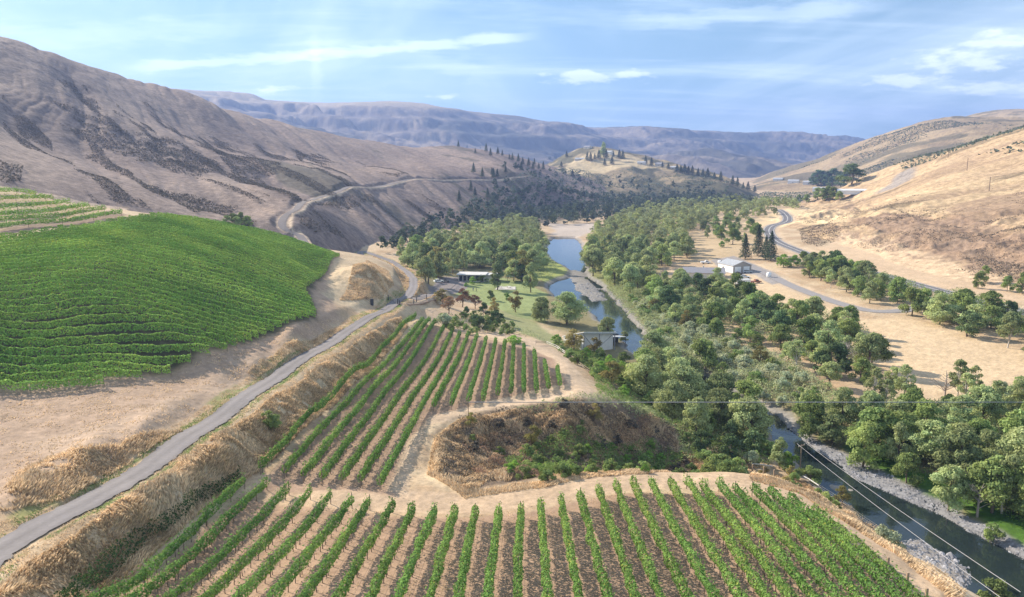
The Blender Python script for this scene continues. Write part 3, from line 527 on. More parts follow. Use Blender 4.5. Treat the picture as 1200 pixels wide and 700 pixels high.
# water surface: one sheet clipped to the neighbourhood of the bed
def water_mesh():
    q = RIV; x0, x1, y0, y1 = q[:, 0].min()-6, q[:, 0].max()+6, q[:, 1].min()-6, q[:, 1].max()+6
    st = 1.5; xs = np.arange(x0, x1, st); ys = np.arange(y0, y1, st); A, B = np.meshgrid(xs, ys, indexing='ij')
    d, _ = polydist(A.ravel(), B.ravel(), q, True); ok = (inpoly(A.ravel(), B.ravel(), q) | (d < 5)).reshape(A.shape)
    fo = ok[:-1, :-1] & ok[1:, :-1] & ok[1:, 1:] & ok[:-1, 1:]
    i = np.arange(A.size).reshape(A.shape); f = np.stack([i[:-1, :-1], i[1:, :-1], i[1:, 1:], i[:-1, 1:]], -1)[fo]
    v = np.stack([A.ravel(), B.ravel(), np.full(A.size, WZ)], -1); u_ = np.unique(f); r = np.zeros(len(v), int); r[u_] = np.arange(len(u_))
    m = bpy.data.materials.new('river_water'); m.use_nodes = True; nt = m.node_tree; b = nt.nodes['Principled BSDF']; Lk = nt.links
    b.inputs['Base Color'].default_value = (.02, .03, .03, 1); b.inputs['Roughness'].default_value = .06; b.inputs['IOR'].default_value = 1.33; b.inputs['Specular IOR Level'].default_value = .9
    tc = nt.nodes.new('ShaderNodeTexCoord'); n = nt.nodes.new('ShaderNodeTexNoise'); n.inputs['Scale'].default_value = .9; n.inputs['Detail'].default_value = 5
    bp = nt.nodes.new('ShaderNodeBump'); bp.inputs['Strength'].default_value = .25; bp.inputs['Distance'].default_value = .06
    Lk.new(tc.outputs['Object'], n.inputs[0]); Lk.new(n.outputs[0], bp.inputs['Height']); Lk.new(bp.outputs[0], b.inputs['Normal'])
    link('river', new_mesh('river', v[u_], r[f], m, smooth=True), kind='structure')
water_mesh()

# the air: an even, closed box of thin haze round everything
def haze_box():
    x, y0, y1, z0, z1 = 10000, -60, 9600, -400, 640
    v = [(-x, y0, z0), (x, y0, z0), (x, y1, z0), (-x, y1, z0), (-x, y0, z1), (x, y0, z1), (x, y1, z1), (-x, y1, z1)]
    v = [(a*1.5 if abs(a) > 1 else a, b, c) for a, b, c in v]
    me = new_mesh('haze', v, [(3, 2, 1, 0), (4, 5, 6, 7), (0, 1, 5, 4), (1, 2, 6, 5), (2, 3, 7, 6), (3, 0, 4, 7)])
    m = bpy.data.materials.new('thin_air'); m.use_nodes = True; nt = m.node_tree; nt.nodes.clear()
    o = nt.nodes.new('ShaderNodeOutputMaterial'); p = nt.nodes.new('ShaderNodeVolumePrincipled'); nt.links.new(p.outputs[0], o.inputs['Volume'])
    p.inputs['Color'].default_value = HAZE_COL; p.inputs['Density'].default_value = HAZE_D; p.inputs['Anisotropy'].default_value = .25
    me.materials.append(m); link('haze', me, kind='stuff')
HAZE_COL = (.34, .50, 1.0, 1); HAZE_D = 1.45e-4
haze_box()
# ------------------------------------------------------------------ foliage tools
def leaf_mat(name, color, trans=.35, var=.20, hue=.012):
    if name in MATS: return MATS[name]
    m = bpy.data.materials.new(name); m.use_nodes = True; nt = m.node_tree; nt.nodes.clear(); N = nt.nodes; Lk = nt.links
    out = N.new('ShaderNodeOutputMaterial'); d = N.new('ShaderNodeBsdfDiffuse'); t = N.new('ShaderNodeBsdfTranslucent'); mx = N.new('ShaderNodeMixShader'); mx.inputs[0].default_value = trans
    a = N.new('ShaderNodeAttribute'); a.attribute_name = 'tint'
    oi = N.new('ShaderNodeObjectInfo'); hs = N.new('ShaderNodeHueSaturation')
    r1 = N.new('ShaderNodeMapRange'); Lk.new(oi.outputs['Random'], r1.inputs[0]); r1.inputs[3].default_value = .5-hue; r1.inputs[4].default_value = .5+hue
    w = N.new('ShaderNodeMath'); w.operation = 'FRACT'; w2 = N.new('ShaderNodeMath'); w2.operation = 'MULTIPLY'; w2.inputs[1].default_value = 7.31; Lk.new(oi.outputs['Random'], w2.inputs[0]); Lk.new(w2.outputs[0], w.inputs[0])
    r2 = N.new('ShaderNodeMapRange'); Lk.new(w.outputs[0], r2.inputs[0]); r2.inputs[3].default_value = 1-var*1.6; r2.inputs[4].default_value = 1+var*1.6
    mul = N.new('ShaderNodeMix'); mul.data_type = 'RGBA'; mul.blend_type = 'MULTIPLY'; mul.inputs[0].default_value = 1; Lk.new(a.outputs['Color'], mul.inputs[6]); mul.inputs[7].default_value = (*color, 1)
    Lk.new(mul.outputs[2], hs.inputs['Color']); Lk.new(r1.outputs[0], hs.inputs['Hue']); Lk.new(r2.outputs[0], hs.inputs['Value'])
    Lk.new(hs.outputs[0], d.inputs[0]); Lk.new(hs.outputs[0], t.inputs[0]); Lk.new(d.outputs[0], mx.inputs[1]); Lk.new(t.outputs[0], mx.inputs[2]); Lk.new(mx.outputs[0], out.inputs[0])
    MATS[name] = m; return m
def leaves(pos, nrm, size, tint, jitter=.9, asp=.75):
    """one bent-free quad per leaf clump, turned roughly to nrm"""
    n = len(pos); nr = nrm+rng.normal(0, jitter, (n, 3)); nr /= np.linalg.norm(nr, axis=1)[:, None]+1e-9
    a = np.cross(nr, rng.normal(0, 1, (n, 3))); a /= np.linalg.norm(a, axis=1)[:, None]+1e-9; b = np.cross(nr, a)
    s = (size*rng.uniform(.65, 1.35, n))[:, None]*.5 if np.isscalar(size) else (size*rng.uniform(.65, 1.35, n))[:, None]*.5
    k = rng.uniform(.6, 1.0, (n, 1))*asp
    v = np.stack([pos-a*s, pos-b*s*k, pos+a*s*rng.uniform(.8, 1.2, (n, 1)), pos+b*s*k], 1).reshape(-1, 3)
    f = np.arange(4*n).reshape(n, 4); c = np.repeat(tint, 4, axis=0)
    return v, f, c
def merge(parts):
    v, f, c, o = [], [], [], 0
    for p in parts: v.append(p[0]); f.append(p[1]+o); c.append(p[2]); o += len(p[0])
    return np.vstack(v), np.vstack(f), np.vstack(c)
def tube(pts, rad, n=5):
    pts = np.asarray(pts, float); v = []; m = len(pts)
    for i in range(m):
        d = pts[min(i+1, m-1)]-pts[max(i-1, 0)]; d = d/(np.linalg.norm(d)+1e-9); a = np.cross(d, (1, .13, .07) if abs(d[0]) < .9 else (0, 1, .1)); a /= np.linalg.norm(a); b = np.cross(d, a)
        for k in range(n): t = 2*math.pi*k/n; v.append(pts[i]+(a*math.cos(t)+b*math.sin(t))*rad[i])
    f = [(i*n+k, i*n+(k+1) % n, (i+1)*n+(k+1) % n, (i+1)*n+k) for i in range(m-1) for k in range(n)]
    return np.array(v), np.array(f)
def tubes_mesh(name, specs, m, n=5):
    vs, fs, o = [], [], 0
    for pts, rad in specs:
        v, f = tube(pts, rad, n); vs.append(v); fs.append(f+o); o += len(v)
    return new_mesh(name, np.vstack(vs), np.vstack(fs), m, smooth=True)
BARK = mat('bark', (.17, .135, .105), .9, noise=(6, .3)); BARKW = mat('pale_bark', (.52, .48, .43), .8, noise=(5, .3)); BARKG = mat('grey_dead_wood', (.36, .31, .28), .85, noise=(6, .25))

def crown_pts(h, r, base, nl, n, seed, flat=.75, top=1.0):
    """lobed crown: clusters of leaves on the shells of many uneven lobes"""
    g = np.random.default_rng(seed); ch = (h-base); cen = []; rad = []
    for i in range(nl):
        t = g.uniform(0, 1)**.9; z = base+ch*(.10+.78*t); prof = (1-t**2.2)**.6*(.8+.2*min(1, t*4))
        rr = r*prof*g.uniform(.2, .78)**.7; an = g.uniform(0, 2*math.pi); lr = r*g.uniform(.20, .46)*(1-.3*t)
        cen.append((rr*math.cos(an), rr*math.sin(an), z)); rad.append(lr)
    cen = np.array(cen); rad = np.array(rad); w = rad**2/np.sum(rad**2); k = g.choice(nl, n, p=w)
    d = g.normal(0, 1, (n, 3)); d[:, 2] = np.where(g.random(n) < .7, np.abs(d[:, 2]), d[:, 2]); d /= np.linalg.norm(d, axis=1)[:, None]
    sh = g.uniform(.55, 1.08, n)**.7; lump = 1+.25*np.sin(d[:, 0]*7+k)*np.sin(d[:, 1]*6+k*2)
    p = cen[k]+d*(rad[k]*sh*lump)[:, None]*np.array([1, 1, flat]); p[:, 2] = np.clip(p[:, 2], base*.6, None)
    lt = g.uniform(.82, 1.18, nl)[k]; lw = g.uniform(-.05, .05, nl)[k]
    tint = np.stack([lt*(1+lw), lt, lt*(1-lw)], 1)*g.uniform(.8, 1.2, (n, 1))
    return p, d, tint, cen, rad
def limbs(h, r, base, cen, seed, tr=.22, nb=9):
    g = np.random.default_rng(seed+5); lean = g.normal(0, .03*h, 2); top = np.array([lean[0], lean[1], h*.78])
    sp = [([(0, 0, -.6), (0, 0, 0), tuple(top*np.array([.3, .3, .35])+np.array([g.normal(0, .1), g.normal(0, .1), 0])), tuple(top*.7), tuple(top)], [tr*1.35, tr*1.1, tr*.8, tr*.5, tr*.15])]
    for i in g.choice(len(cen), min(nb, len(cen)), replace=False):
        t = g.uniform(.25, .6); s = top*t; e = cen[i]; mid = (s+e)/2+np.array([0, 0, -.05*h]); sp.append(([tuple(s), tuple(mid), tuple(e)], [tr*.5, tr*.3, tr*.1]))
    return sp
PROTO = {}
def proto(key, h, r, base, nl, n, size, mname, seed, trunk=BARK, tr=.22, flat=.75, jitter=.8, nb=9, sparse=None):
    jitter = .55
    p, d, t, cen, rad = crown_pts(h, r, base, nl, n, seed, flat)
    v, f, c = leaves(p, d, size, t, jitter)
    cm = new_mesh('crown', v, f, MATS[mname], c); tm = tubes_mesh('trunk', limbs(h, r, base, cen, seed, tr, nb), trunk)
    PROTO.setdefault(key, []).append((cm, tm, h)); return cm, tm
leaf_mat('leaf_olive', (.38, .43, .20), .35); leaf_mat('leaf_green', (.285, .36, .13), .35); leaf_mat('leaf_dark', (.16, .22, .10), .25); leaf_mat('leaf_willow', (.50, .53, .34), .3, .08)
leaf_mat('leaf_bright', (.27, .42, .09), .4); leaf_mat('leaf_pine', (.09, .12, .07), .15); leaf_mat('leaf_brown', (0.280, 0.170, 0.110), .3); leaf_mat('leaf_yellow', (0.300, 0.260, 0.100), .3)
leaf_mat('vine_leaf', (.17, .29, .075), .28, .05, .006); leaf_mat('vine_leaf_far', (.27, .43, .10), .16, .05, .005); leaf_mat('leaf_far', (0.060, 0.080, 0.050), .15, .1); leaf_mat('straw', (.68, .52, .34), .3, 0, 0)
leaf_mat('leaf_grey_scrub', (.15, .13, .10), .15, 0, 0); leaf_mat('growth_rust', (.34, .22, .15), .25, 0, 0); leaf_mat('growth_deep', (.06, .10, .035), .2, 0, 0); leaf_mat('growth_olive', (.38, .42, .21), .35, 0, 0); leaf_mat('growth_green', (.21, .29, .09), .35, 0, 0); leaf_mat('growth_pale', (.50, .50, .31), .35, 0, 0); leaf_mat('growth_dark', (.14, .17, .12), .2, 0, 0)
for i in range(4): proto('olive', 10, 4.6, .5, 30, 7000, .46, 'leaf_olive', 100+i)
for i in range(4): proto('green', 9, 4.3, .2, 28, 6600, .42, 'leaf_green', 120+i)
for i in range(2): proto('dark', 8, 3.8, .2, 24, 4400, .45, 'leaf_dark', 140+i)
for i in range(3): proto('willow', 4.2, 2.7, .2, 16, 2600, .34, 'leaf_willow', 160+i, tr=.12, flat=.9)
for i in range(2): proto('bush', 3.0, 2.0, .05, 14, 2200, .30, 'leaf_green', 180+i, tr=.08)
for i in range(2): proto('brightbush', 4.2, 2.5, .1, 16, 3000, .30, 'leaf_bright', 190+i, tr=.1)
for i in range(3): proto('poplar', 13, 3.2, .8, 34, 6200, .44, 'leaf_olive', 200+i, flat=1.2)
for i in range(3): proto('birch', 11, 3.2, 2.6, 24, 3000, .42, 'leaf_olive', 220+i, trunk=BARKW, tr=.2, nb=14)
for i in range(2): proto('brown', 6, 2.7, 1.4, 16, 1500, .34, 'leaf_brown', 240+i, nb=14, tr=.16)
for i in range(2): proto('yellow', 5.2, 2.4, 1.0, 14, 1700, .32, 'leaf_yellow', 250+i, nb=10, tr=.14)
for i in range(2): proto('oak', 10, 5.8, .6, 40, 10500, .46, 'leaf_olive', 260+i, tr=.32, nb=14)
for i in range(2): proto('scrub', 2.4, 1.9, 0, 10, 700, .42, 'leaf_grey_scrub', 270+i, tr=.07, nb=4)
def conifer(key, h, r, n, size, seed):
    g = np.random.default_rng(seed); t = g.uniform(0, 1, n)**.75; layer = np.floor(t*13)/13+.02*g.normal(0, 1, n); z = h*(.08+.92*np.clip(1-layer, 0, 1)); an = g.uniform(0, 2*math.pi, n)
    br = 1+.35*np.sin(an*5+np.floor(t*13)*2.1); rr = r*np.clip(layer, .03, 1)**.8*br*g.uniform(.25, 1, n)**.5
    p = np.stack([rr*np.cos(an), rr*np.sin(an), z-rr*.22], 1); d = np.stack([np.cos(an)*.5, np.sin(an)*.5, np.ones(n)], 1); tint = np.ones((n, 3))*g.uniform(.7, 1.3, (n, 1))
    v, f, c = leaves(p, d, size, tint, .5); tm = tubes_mesh('trunk', [([(0, 0, -.6), (0, 0, h*.4), (0, 0, h*.96)], [.3, .2, .03])], BARK)
    PROTO.setdefault(key, []).append((new_mesh('crown', v, f, MATS['leaf_pine'], c), tm, h))
for i in range(3): conifer('pine', 15, 3.6, 3400, .55, 300+i)
def dead(key, seed, h=7):
    g = np.random.default_rng(seed); sp = [([(0, 0, -.4), (0, 0, h*.35), (g.normal(0, .2), 0, h*.75), (g.normal(0, .5), g.normal(0, .3), h)], [.2, .15, .09, .02])]
    for i in range(26):
        t = g.uniform(.2, .8); an = g.uniform(0, 6.28); L = h*(1-t)*.8*g.uniform(.5, 1.1); s = np.array([0, 0, h*t]); dr = np.array([math.cos(an), math.sin(an), g.uniform(.5, 1.3)]); dr /= np.linalg.norm(dr); e = s+dr*L; md = s+dr*L*.5+g.normal(0, .12*L/2, 3)
        sp.append(([s, md, e], [.07, .045, .012]))
        for q in range(4): b = md+(e-md)*g.uniform(0, .9); sp.append(([b, b+g.normal(0, L*.14, 3)+dr*L*.22], [.03, .008]))
    me = tubes_mesh('dead_tree', sp, BARKG, 4); PROTO.setdefault(key, []).append((None, me, h))
dead('dead', 1); dead('dead', 2)
TREES = []     # (x, y, r) of every tree placed
def tree(key, x, y, h, name, label, cat='tree', group=None, var=None, wide=1.0, parts=True, rz=None):
    pr = PROTO[key]; cm, tm, h0 = pr[random.randrange(len(pr)) if var is None else var % len(pr)]; s = h/h0; z = float(hgt(x, y))-.05
    rz = random.uniform(0, 6.28) if rz is None else rz; TREES.append((x, y))
    if cm is None:
        o = link(name, tm, None, (x, y, z), rz, label, cat, group, scale=(s*wide, s*wide, s)); return o
    e = link(name, None, None, (x, y, z), rz, label, cat, group, scale=(s*wide, s*wide, s))
    link('crown', cm, e); link('trunk', tm, e); return e
ROADS = [(ROAD_A, 3.2), (ROAD_B, 5), (HWY, 7.5), (DRIVE, 4.2), (ROAD_C, 3.5)]
def clear_of_roads(x, y, r=0.0):
    for p, w in ROADS:
        if np.min(np.hypot(p[:, 0]-x, p[:, 1]-y)) < w+r: return False
    return True
def scatter(poly_px, d, up=0.0, n_try=None, river=True, xy=None):
    pl = casts(poly_px, up) if xy is None else xy; x0, y0 = pl.min(0); x1, y1 = pl.max(0); out = []
    area = (x1-x0)*(y1-y0); n_try = n_try or int(area/(d*d)*7)+20; c = rng.uniform(0, 1, (n_try, 2))*[x1-x0, y1-y0]+[x0, y0]
    c = c[inpoly(c[:, 0], c[:, 1], pl)]
    if river and len(c):
        m = inpoly(c[:, 0], c[:, 1], RIV); c = c[~m]
    cell = {}
    for x, y in c:
        k = (int(x//d), int(y//d)); ok = True
        for i in (-1, 0, 1):
            for j in (-1, 0, 1):
                for q in cell.get((k[0]+i, k[1]+j), ()):
                    if (q[0]-x)**2+(q[1]-y)**2 < d*d: ok = False
        if ok: cell.setdefault(k, []).append((x, y)); out.append((x, y))
    return out
def grove(poly, d, up, mix, hr, name, labels, group, wide=(.85, 1.15), cat='tree', names=None, seed=0, clear=1.0, maxn=999, ymax=9e9):
    """mix: list of (kind, weight); labels: kind -> label"""
    pts = scatter(poly, d, up); ks = [m[0] for m in mix]; ws = [m[1] for m in mix]; n = 0
    for x, y in pts:
        if not clear_of_roads(x, y, clear) or n >= maxn or y > ymax: continue
        k = random.choices(ks, ws)[0]; h = random.uniform(*hr)*(1 if k not in ('willow', 'bush', 'brightbush', 'scrub') else .5)
        nm, ct = ('bush', 'bush') if k in ('willow', 'bush', 'brightbush', 'scrub') else ({'pine': 'conifer', 'poplar': 'poplar_tree', 'birch': 'white_trunked_tree', 'dead': 'dead_tree', 'oak': 'oak_tree', 'yellow': 'ornamental_tree', 'brown': 'ornamental_tree'}.get(k, name), 'tree')
        tree(k, x, y, h, nm, labels[k], ct, group, wide=random.uniform(*wide)); n += 1
    print('grove', group, n)

# ------------------------------------------------------------------ vineyards
ORD = ['first', 'second', 'third', 'fourth', 'fifth', 'sixth', 'seventh', 'eighth', 'ninth', 'tenth', 'eleventh', 'twelfth', 'thirteenth', 'fourteenth', 'fifteenth', 'sixteenth', 'seventeenth', 'eighteenth', 'nineteenth']
TENS = {20: ('twentieth', 'twenty'), 30: ('thirtieth', 'thirty'), 40: ('fortieth', 'forty'), 50: ('fiftieth', 'fifty'), 60: ('sixtieth', 'sixty'), 70: ('seventieth', 'seventy'), 80: ('eightieth', 'eighty')}
def ordinal(n):
    if n < 20: return ORD[n-1]
    t = n//10*10; return TENS[t][0] if n == t else TENS[t][1]+'-'+ORD[n-t-1]
POSTW = mat('weathered_post', (.24, .185, .14), .9, noise=(9, .3)); WIRE = mat('wire', (.10, .09, .085), .6)
def box_v(x0, x1, y0, y1, z0, z1): return [(x0, y0, z0), (x1, y0, z0), (x1, y1, z0), (x0, y1, z0), (x0, y0, z1), (x1, y0, z1), (x1, y1, z1), (x0, y1, z1)]
BOXF = np.array([(3, 2, 1, 0), (4, 5, 6, 7), (0, 1, 5, 4), (1, 2, 6, 5), (2, 3, 7, 6), (3, 0, 4, 7)])
def boxes(name, bs, m):
    v, f = [], []
    for b in bs: f.append(BOXF+len(v)); v += box_v(*b)
    return new_mesh(name, v, np.vstack(f), m)
POST_M = tubes_mesh('post', [([(0, 0, -.4), (0, 0, 1.0), (0, 0, 2.0)], [.055, .052, .05])], POSTW, 6)
VTR = [tubes_mesh('vine_trunk', [([(0, 0, -.2), (random.uniform(-.05, .05), random.uniform(-.05, .05), .45), (random.uniform(-.08, .08), 0, .95)], [.05, .04, .035])], BARK, 5) for _ in range(4)]
def vine_row(p, q, label, group, dens, size, matn, hw=.40, z0=.62, z1=1.95, trunks=1.9, posts=7.0, trunk_ymax=999, jit=.45, tv=.25, hedge=False):
    p = np.array(p, float); q = np.array(q, float); L = np.linalg.norm(q-p); d = (q-p)/L; nrm = np.array([-d[1], d[0]])
    o = (p+q)/2; oz = float(hgt(*o)); e = link('vine_row', None, None, (o[0], o[1], oz), 0, label, 'vine row', group)
    n = int(L*dens); s = rng.uniform(0, L, n); vig = .62+.55*vnoise(s/1.1+p[0]*3.1, s*0+p[1], 5)+.2*(vnoise(s/.45, s*0+p[0], 6)-.5)
    if dens > 600: keep = rng.random(n) < np.clip(.25+1.6*vnoise(s/2.3, s*0+p[0]*1.7, 9), 0, 1); s = s[keep]; vig = vig[keep]; n = len(s)
    an = rng.uniform(0, 2*math.pi, n); rr = np.sqrt(rng.uniform(.35, 1, n))*vig; side = np.cos(an)*hw*rr*1.15; up = np.sin(an)*.5*rr
    side = side+.12*(vnoise(s/1.7, s*0+p[0]+50, 8)-.5)*2
    zz = (z0+z1)/2+up*(z1-z0)*.95; shoot = rng.random(n) < .05; zz = np.where(shoot, z1+rng.uniform(-.1, .35, n), zz)
    if hedge:
        top = rng.random(n) < .42; sgn = np.where(rng.random(n) < .5, -1., 1.); hv = z0+(z1-z0)*(.78+.35*(vnoise(s/1.1+p[0]*3.1, s*0+p[1], 5)-.2))
        side = np.where(top, rng.uniform(-hw, hw, n), sgn*hw*rng.uniform(.85, 1.15, n)); zz = np.where(top, hv+rng.uniform(-.08, .10, n), z0+(hv-z0)*rng.uniform(0, 1, n)); an = np.where(top, math.pi/2, np.where(sgn > 0, 0.0, math.pi))
    x = p[0]+d[0]*s+nrm[0]*side; y = p[1]+d[1]*s+nrm[1]*side; g = hgt(p[0]+d[0]*s, p[1]+d[1]*s)
    pos = np.stack([x-o[0], y-o[1], g+zz-oz], 1); nn = np.stack([nrm[0]*np.cos(an), nrm[1]*np.cos(an), np.sin(an)], 1)
    tn = rng.uniform(1-tv, 1+tv, (n, 1))*np.ones((n, 3)); yl = (rng.random(n) < .05)[:, None]; tn = np.where(yl, tn*np.array([1.7, 1.15, 1.0]), tn)
    tn = tn*(.9+.2*vnoise(s/5, s*0+p[0], 3))[:, None]; pv = fbm((p[0]+d[0]*s)/16, (p[1]+d[1]*s)/9, 77, 3); tn = tn*(.68+.64*pv)[:, None]*np.stack([.85+.35*pv, np.ones(n), np.ones(n)], 1)
    v, f, c = leaves(pos, nn, size, tn, jit); link('canopy', new_mesh('canopy', v, f, MATS[matn], c), e)
    if posts:
        for t in np.append(np.arange(0, L-1, posts), L): xx, yy = p+d*t; link('post', POST_M, e, (xx-o[0], yy-o[1], float(hgt(xx, yy))-oz))
    if trunks and min(p[1], q[1]) < trunk_ymax:
        for t in np.arange(.6, L, trunks):
            xx, yy = p+d*t
            if yy < trunk_ymax and yy > 52: link('vine_trunk', VTR[random.randrange(4)], e, (xx-o[0], yy-o[1], float(hgt(xx, yy))-oz), random.uniform(0, 6))
    if posts:
        ts = np.linspace(0, L, max(2, int(L/5))); w = np.stack([p[0]+d[0]*ts-o[0], p[1]+d[1]*ts-o[1], hgt(p[0]+d[0]*ts, p[1]+d[1]*ts)+.5-oz], 1)
        link('drip_hose', tubes_mesh('drip_hose', [(w, [.012]*len(w))], WIRE, 4), e)
    return e
# near terrace
tops = [(286, 558), (312, 559), (338, 565), (363, 570), (387, 575), (412, 580), (433, 582), (460, 585), (484, 589), (509, 592), (533, 592), (557, 592), (585, 592), (610, 590), (634, 585), (657, 580), (680, 575), (702, 568), (722, 563), (741, 559), (763, 560), (786, 560), (805, 558), (823, 562), (843, 561), (862, 566), (882, 566), (902, 569), (925, 577), (954, 592)]
T = casts(tops, 1.75); bx_ = [118, 158, 199, 240, 280, 319, 355, 395, 434, 467, 503, 537, 571, 606, 642, 679, 712, 745, 775, 807, 838, 869, 899, 927, 954, 982, 1007, 1031, 1054, 1075]; Bt = casts([(x, 699) for x in bx_], 1.4)
for i in range(30):
    dr = (Bt[i]-T[i])/np.linalg.norm(Bt[i]-T[i]); pb_ = Bt[i]+dr*14
    lab = 'trellised vine row on the near terrace, %s from the grassy road bank' % ordinal(i+1) if i < 15 else 'trellised vine row on the near terrace, %s from the wire fence' % ordinal(30-i)
    if i == 0: lab = 'leftmost vine row of the near terrace, at the foot of the grassy bank'
    if i == 29: lab = 'shortest vine row at the right edge of the near terrace, beside the wire fence'
    vine_row(pb_, T[i], lab, 'vine rows on the near terrace', 155, .24, 'vine_leaf', hw=.41, z0=.62, trunk_ymax=80, tv=.35)
# middle terrace
mt = [(487, 367), (496, 372), (503, 362), (511, 375), (520, 381), (530, 386), (539, 388), (549, 389), (559, 391), (570, 394), (581, 396), (592, 397), (602, 399), (614, 402), (626, 409), (638, 421), (653, 428)]
mt[2] = (504, 373)
mb = [(305, 546), (333, 551), (355, 556), (377, 559), (400, 560), (422, 561), (445, 565), (508, 475), (529, 473), (549, 469), (566, 468), (583, 461), (599, 459), (614, 459), (629, 458), (643, 454), (656, 450)]
for i, (a, b) in enumerate(zip(mt, mb)):
    pa, pb = cast(*a, 1.7), cast(*b, 1.2)
    lab = 'vine row on the middle terrace above the dry ravine, %s from the left' % ordinal(i+1) if i < 7 else 'vine row on the middle terrace ending at the ravine track, %s from the right' % ordinal(17-i)
    vine_row(pb, pa, lab, 'vine rows on the middle terrace', 125, .28, 'vine_leaf', hw=.42, tv=.35, posts=9, trunk_ymax=108)
# big sloping block on the left
LB = casts([(-260, 452), (0, 453), (100, 450), (142, 443), (200, 434), (232, 416), (270, 406), (305, 392), (372, 369), (365, 352), (357, 338), (385, 313), (399, 299), (350, 283), (300, 269), (240, 258.5), (180, 252), (120, 261), (60, 269), (0, 277), (-260, 292)], .9)
dv = np.array([.88, .475]); dv /= np.linalg.norm(dv); nv = np.array([-dv[1], dv[0]])
cs = LB@nv; c0 = cs.min(); nrow = 0; rows = []
c = c0+1.0
while c < cs.max()-.5:
    ts = []
    for i in range(len(LB)):
        a, b = LB[i], LB[(i+1) % len(LB)]; ca, cb = a@nv-c, b@nv-c
        if ca*cb < 0: t = ca/(ca-cb); ts.append((a+(b-a)*t)@dv)
    ts.sort()
    for k in range(0, len(ts)-1, 2):
        t0, t1 = ts[k], ts[k+1]
        if t1-t0 > 4: rows.append((c, t0, t1))
    c += 3.0
print('left rows', len(rows), c0, cs.max())
for i, (c, t0, t1) in enumerate(rows):
    p = nv*c+dv*t0; q = nv*c+dv*t1
    if p[0] < -150: p = q+(p-q)*min(1, (q[0]+150)/(q[0]-p[0]+1e-6))
    n = len(rows)
    lab = 'green vine row on the big left hillside block, %s from the bottom' % ordinal(i+1) if i < n/2 else 'green vine row on the big left hillside block, %s from the crest' % ordinal(n-i)
    vine_row(p, q, lab, 'vine rows of the big left hillside block', 95, .32, 'vine_leaf_far', hw=.36, z0=.4, z1=1.75, trunks=0, posts=0, jit=.28, tv=.3, hedge=True)
    e = [o for o in (S.objects[-1],)]; par = bpy.data.objects[COL.objects[-1].name].parent
    for pt in (q, q-dv*3.2): link('post', POST_M, par, (pt[0]-par.location[0], pt[1]-par.location[1], float(hgt(*pt))-par.location[2]))
ub = [((-60, 224), (42, 225)), ((-60, 236), (62, 230)), ((-60, 247), (82, 235)), ((-60, 256), (104, 239)), ((-60, 263), (122, 242)), ((-60, 270), (142, 246.5))]
for i, (a, b) in enumerate(ub):
    pa, pb = cast(*a, 1.5), cast(*b, 1.5)
    vine_row(pa, pb, 'vine row in the small upper left block by the pale track, %s from top' % ordinal(i+1), 'vine rows of the small upper left block', 70, .38, 'vine_leaf_far', hw=.6, z0=.5, z1=1.9, trunks=0, posts=10)

# ------------------------------------------------------------------ woods and single trees
LB_ = {}
def L_(where, **kw):
    d = dict(olive='rounded olive-green tree', green='fresh green leafy tree', dark='small dark green tree', willow='pale silvery willow bush', bush='low green bush', brightbush='bright green rounded bush', poplar='tall pale green poplar', birch='thin tree with white trunk', pine='dark conifer', scrub='grey-brown scrub bush', oak='broad olive oak', brown='brown-leaved tree', yellow='yellowish small tree', dead='bare dead tree')
    d.update(kw); return {k: v+' '+where for k, v in d.items()}
GH = [(470, 292), (500, 284), (560, 268), (600, 259), (625, 263), (640, 288), (632, 312), (612, 318), (600, 306), (560, 302), (535, 308), (510, 316), (488, 316), (474, 304)]
grove(GH, 9.6, 5.5, [('olive', 6), ('poplar', 2), ('green', 2), ('yellow', .4)], (11, 15), 'broadleaf_tree', L_('in the grove behind the flat-roofed house'), 'trees of the grove behind the house', ymax=455)
GR = [(690, 298), (700, 268), (735, 250), (800, 250), (826, 256), (800, 272), (806, 292), (770, 304), (758, 322), (740, 338), (715, 322), (692, 312)]
grove(GR, 9.4, 5.0, [('olive', 7), ('poplar', 1.3), ('green', 1.5)], (11, 14.5), 'broadleaf_tree', L_('in the long wood on the far right bank of the river'), 'trees of the wood beyond the river', ymax=470)
def wood(name, poly, d, up, h, key_w, kind_m, n=420, sz=1.25, seed=0, ymin=0):
    parts = []; pts = scatter(poly, d, up); k = 0
    for x, y in pts:
        if y < ymin or not clear_of_roads(x, y, 2): continue
        hh = random.uniform(*h); p, dd, t, _, _ = crown_pts(hh, hh*.46, .3, 14, n, seed*1000+k % 9); a = random.uniform(0, 6.28); ca, sa = math.cos(a), math.sin(a)
        p = p@np.array([[ca, sa, 0], [-sa, ca, 0], [0, 0, 1]])+np.array([x, y, float(hgt(x, y))]); dd = dd@np.array([[ca, sa, 0], [-sa, ca, 0], [0, 0, 1]])
        parts.append(leaves(p, dd, sz, t*random.uniform(.65, 1.2)*np.array([1, 1, random.uniform(.8, 1.1)]), .7)); k += 1; TREES.append((x, y))
    v, f, c = merge(parts); print('wood', name, k, len(f)); return link(name, new_mesh(name, v, f, MATS[kind_m], c), kind='stuff')
wood('far_bank_wood', GR, 8.6, 5, (10.5, 14), None, 'growth_olive', n=1100, sz=.75, seed=4, ymin=473)
wood('far_grove_wood', GH, 9.0, 5, (10.5, 14), None, 'growth_olive', n=1100, sz=.75, seed=5, ymin=458)
wood('distant_wood', [(736, 246), (800, 237), (860, 234), (905, 236), (925, 236), (935, 243), (900, 247), (868, 254), (830, 256), (800, 252)], 12, 5, (9, 14), None, 'growth_olive', seed=1)
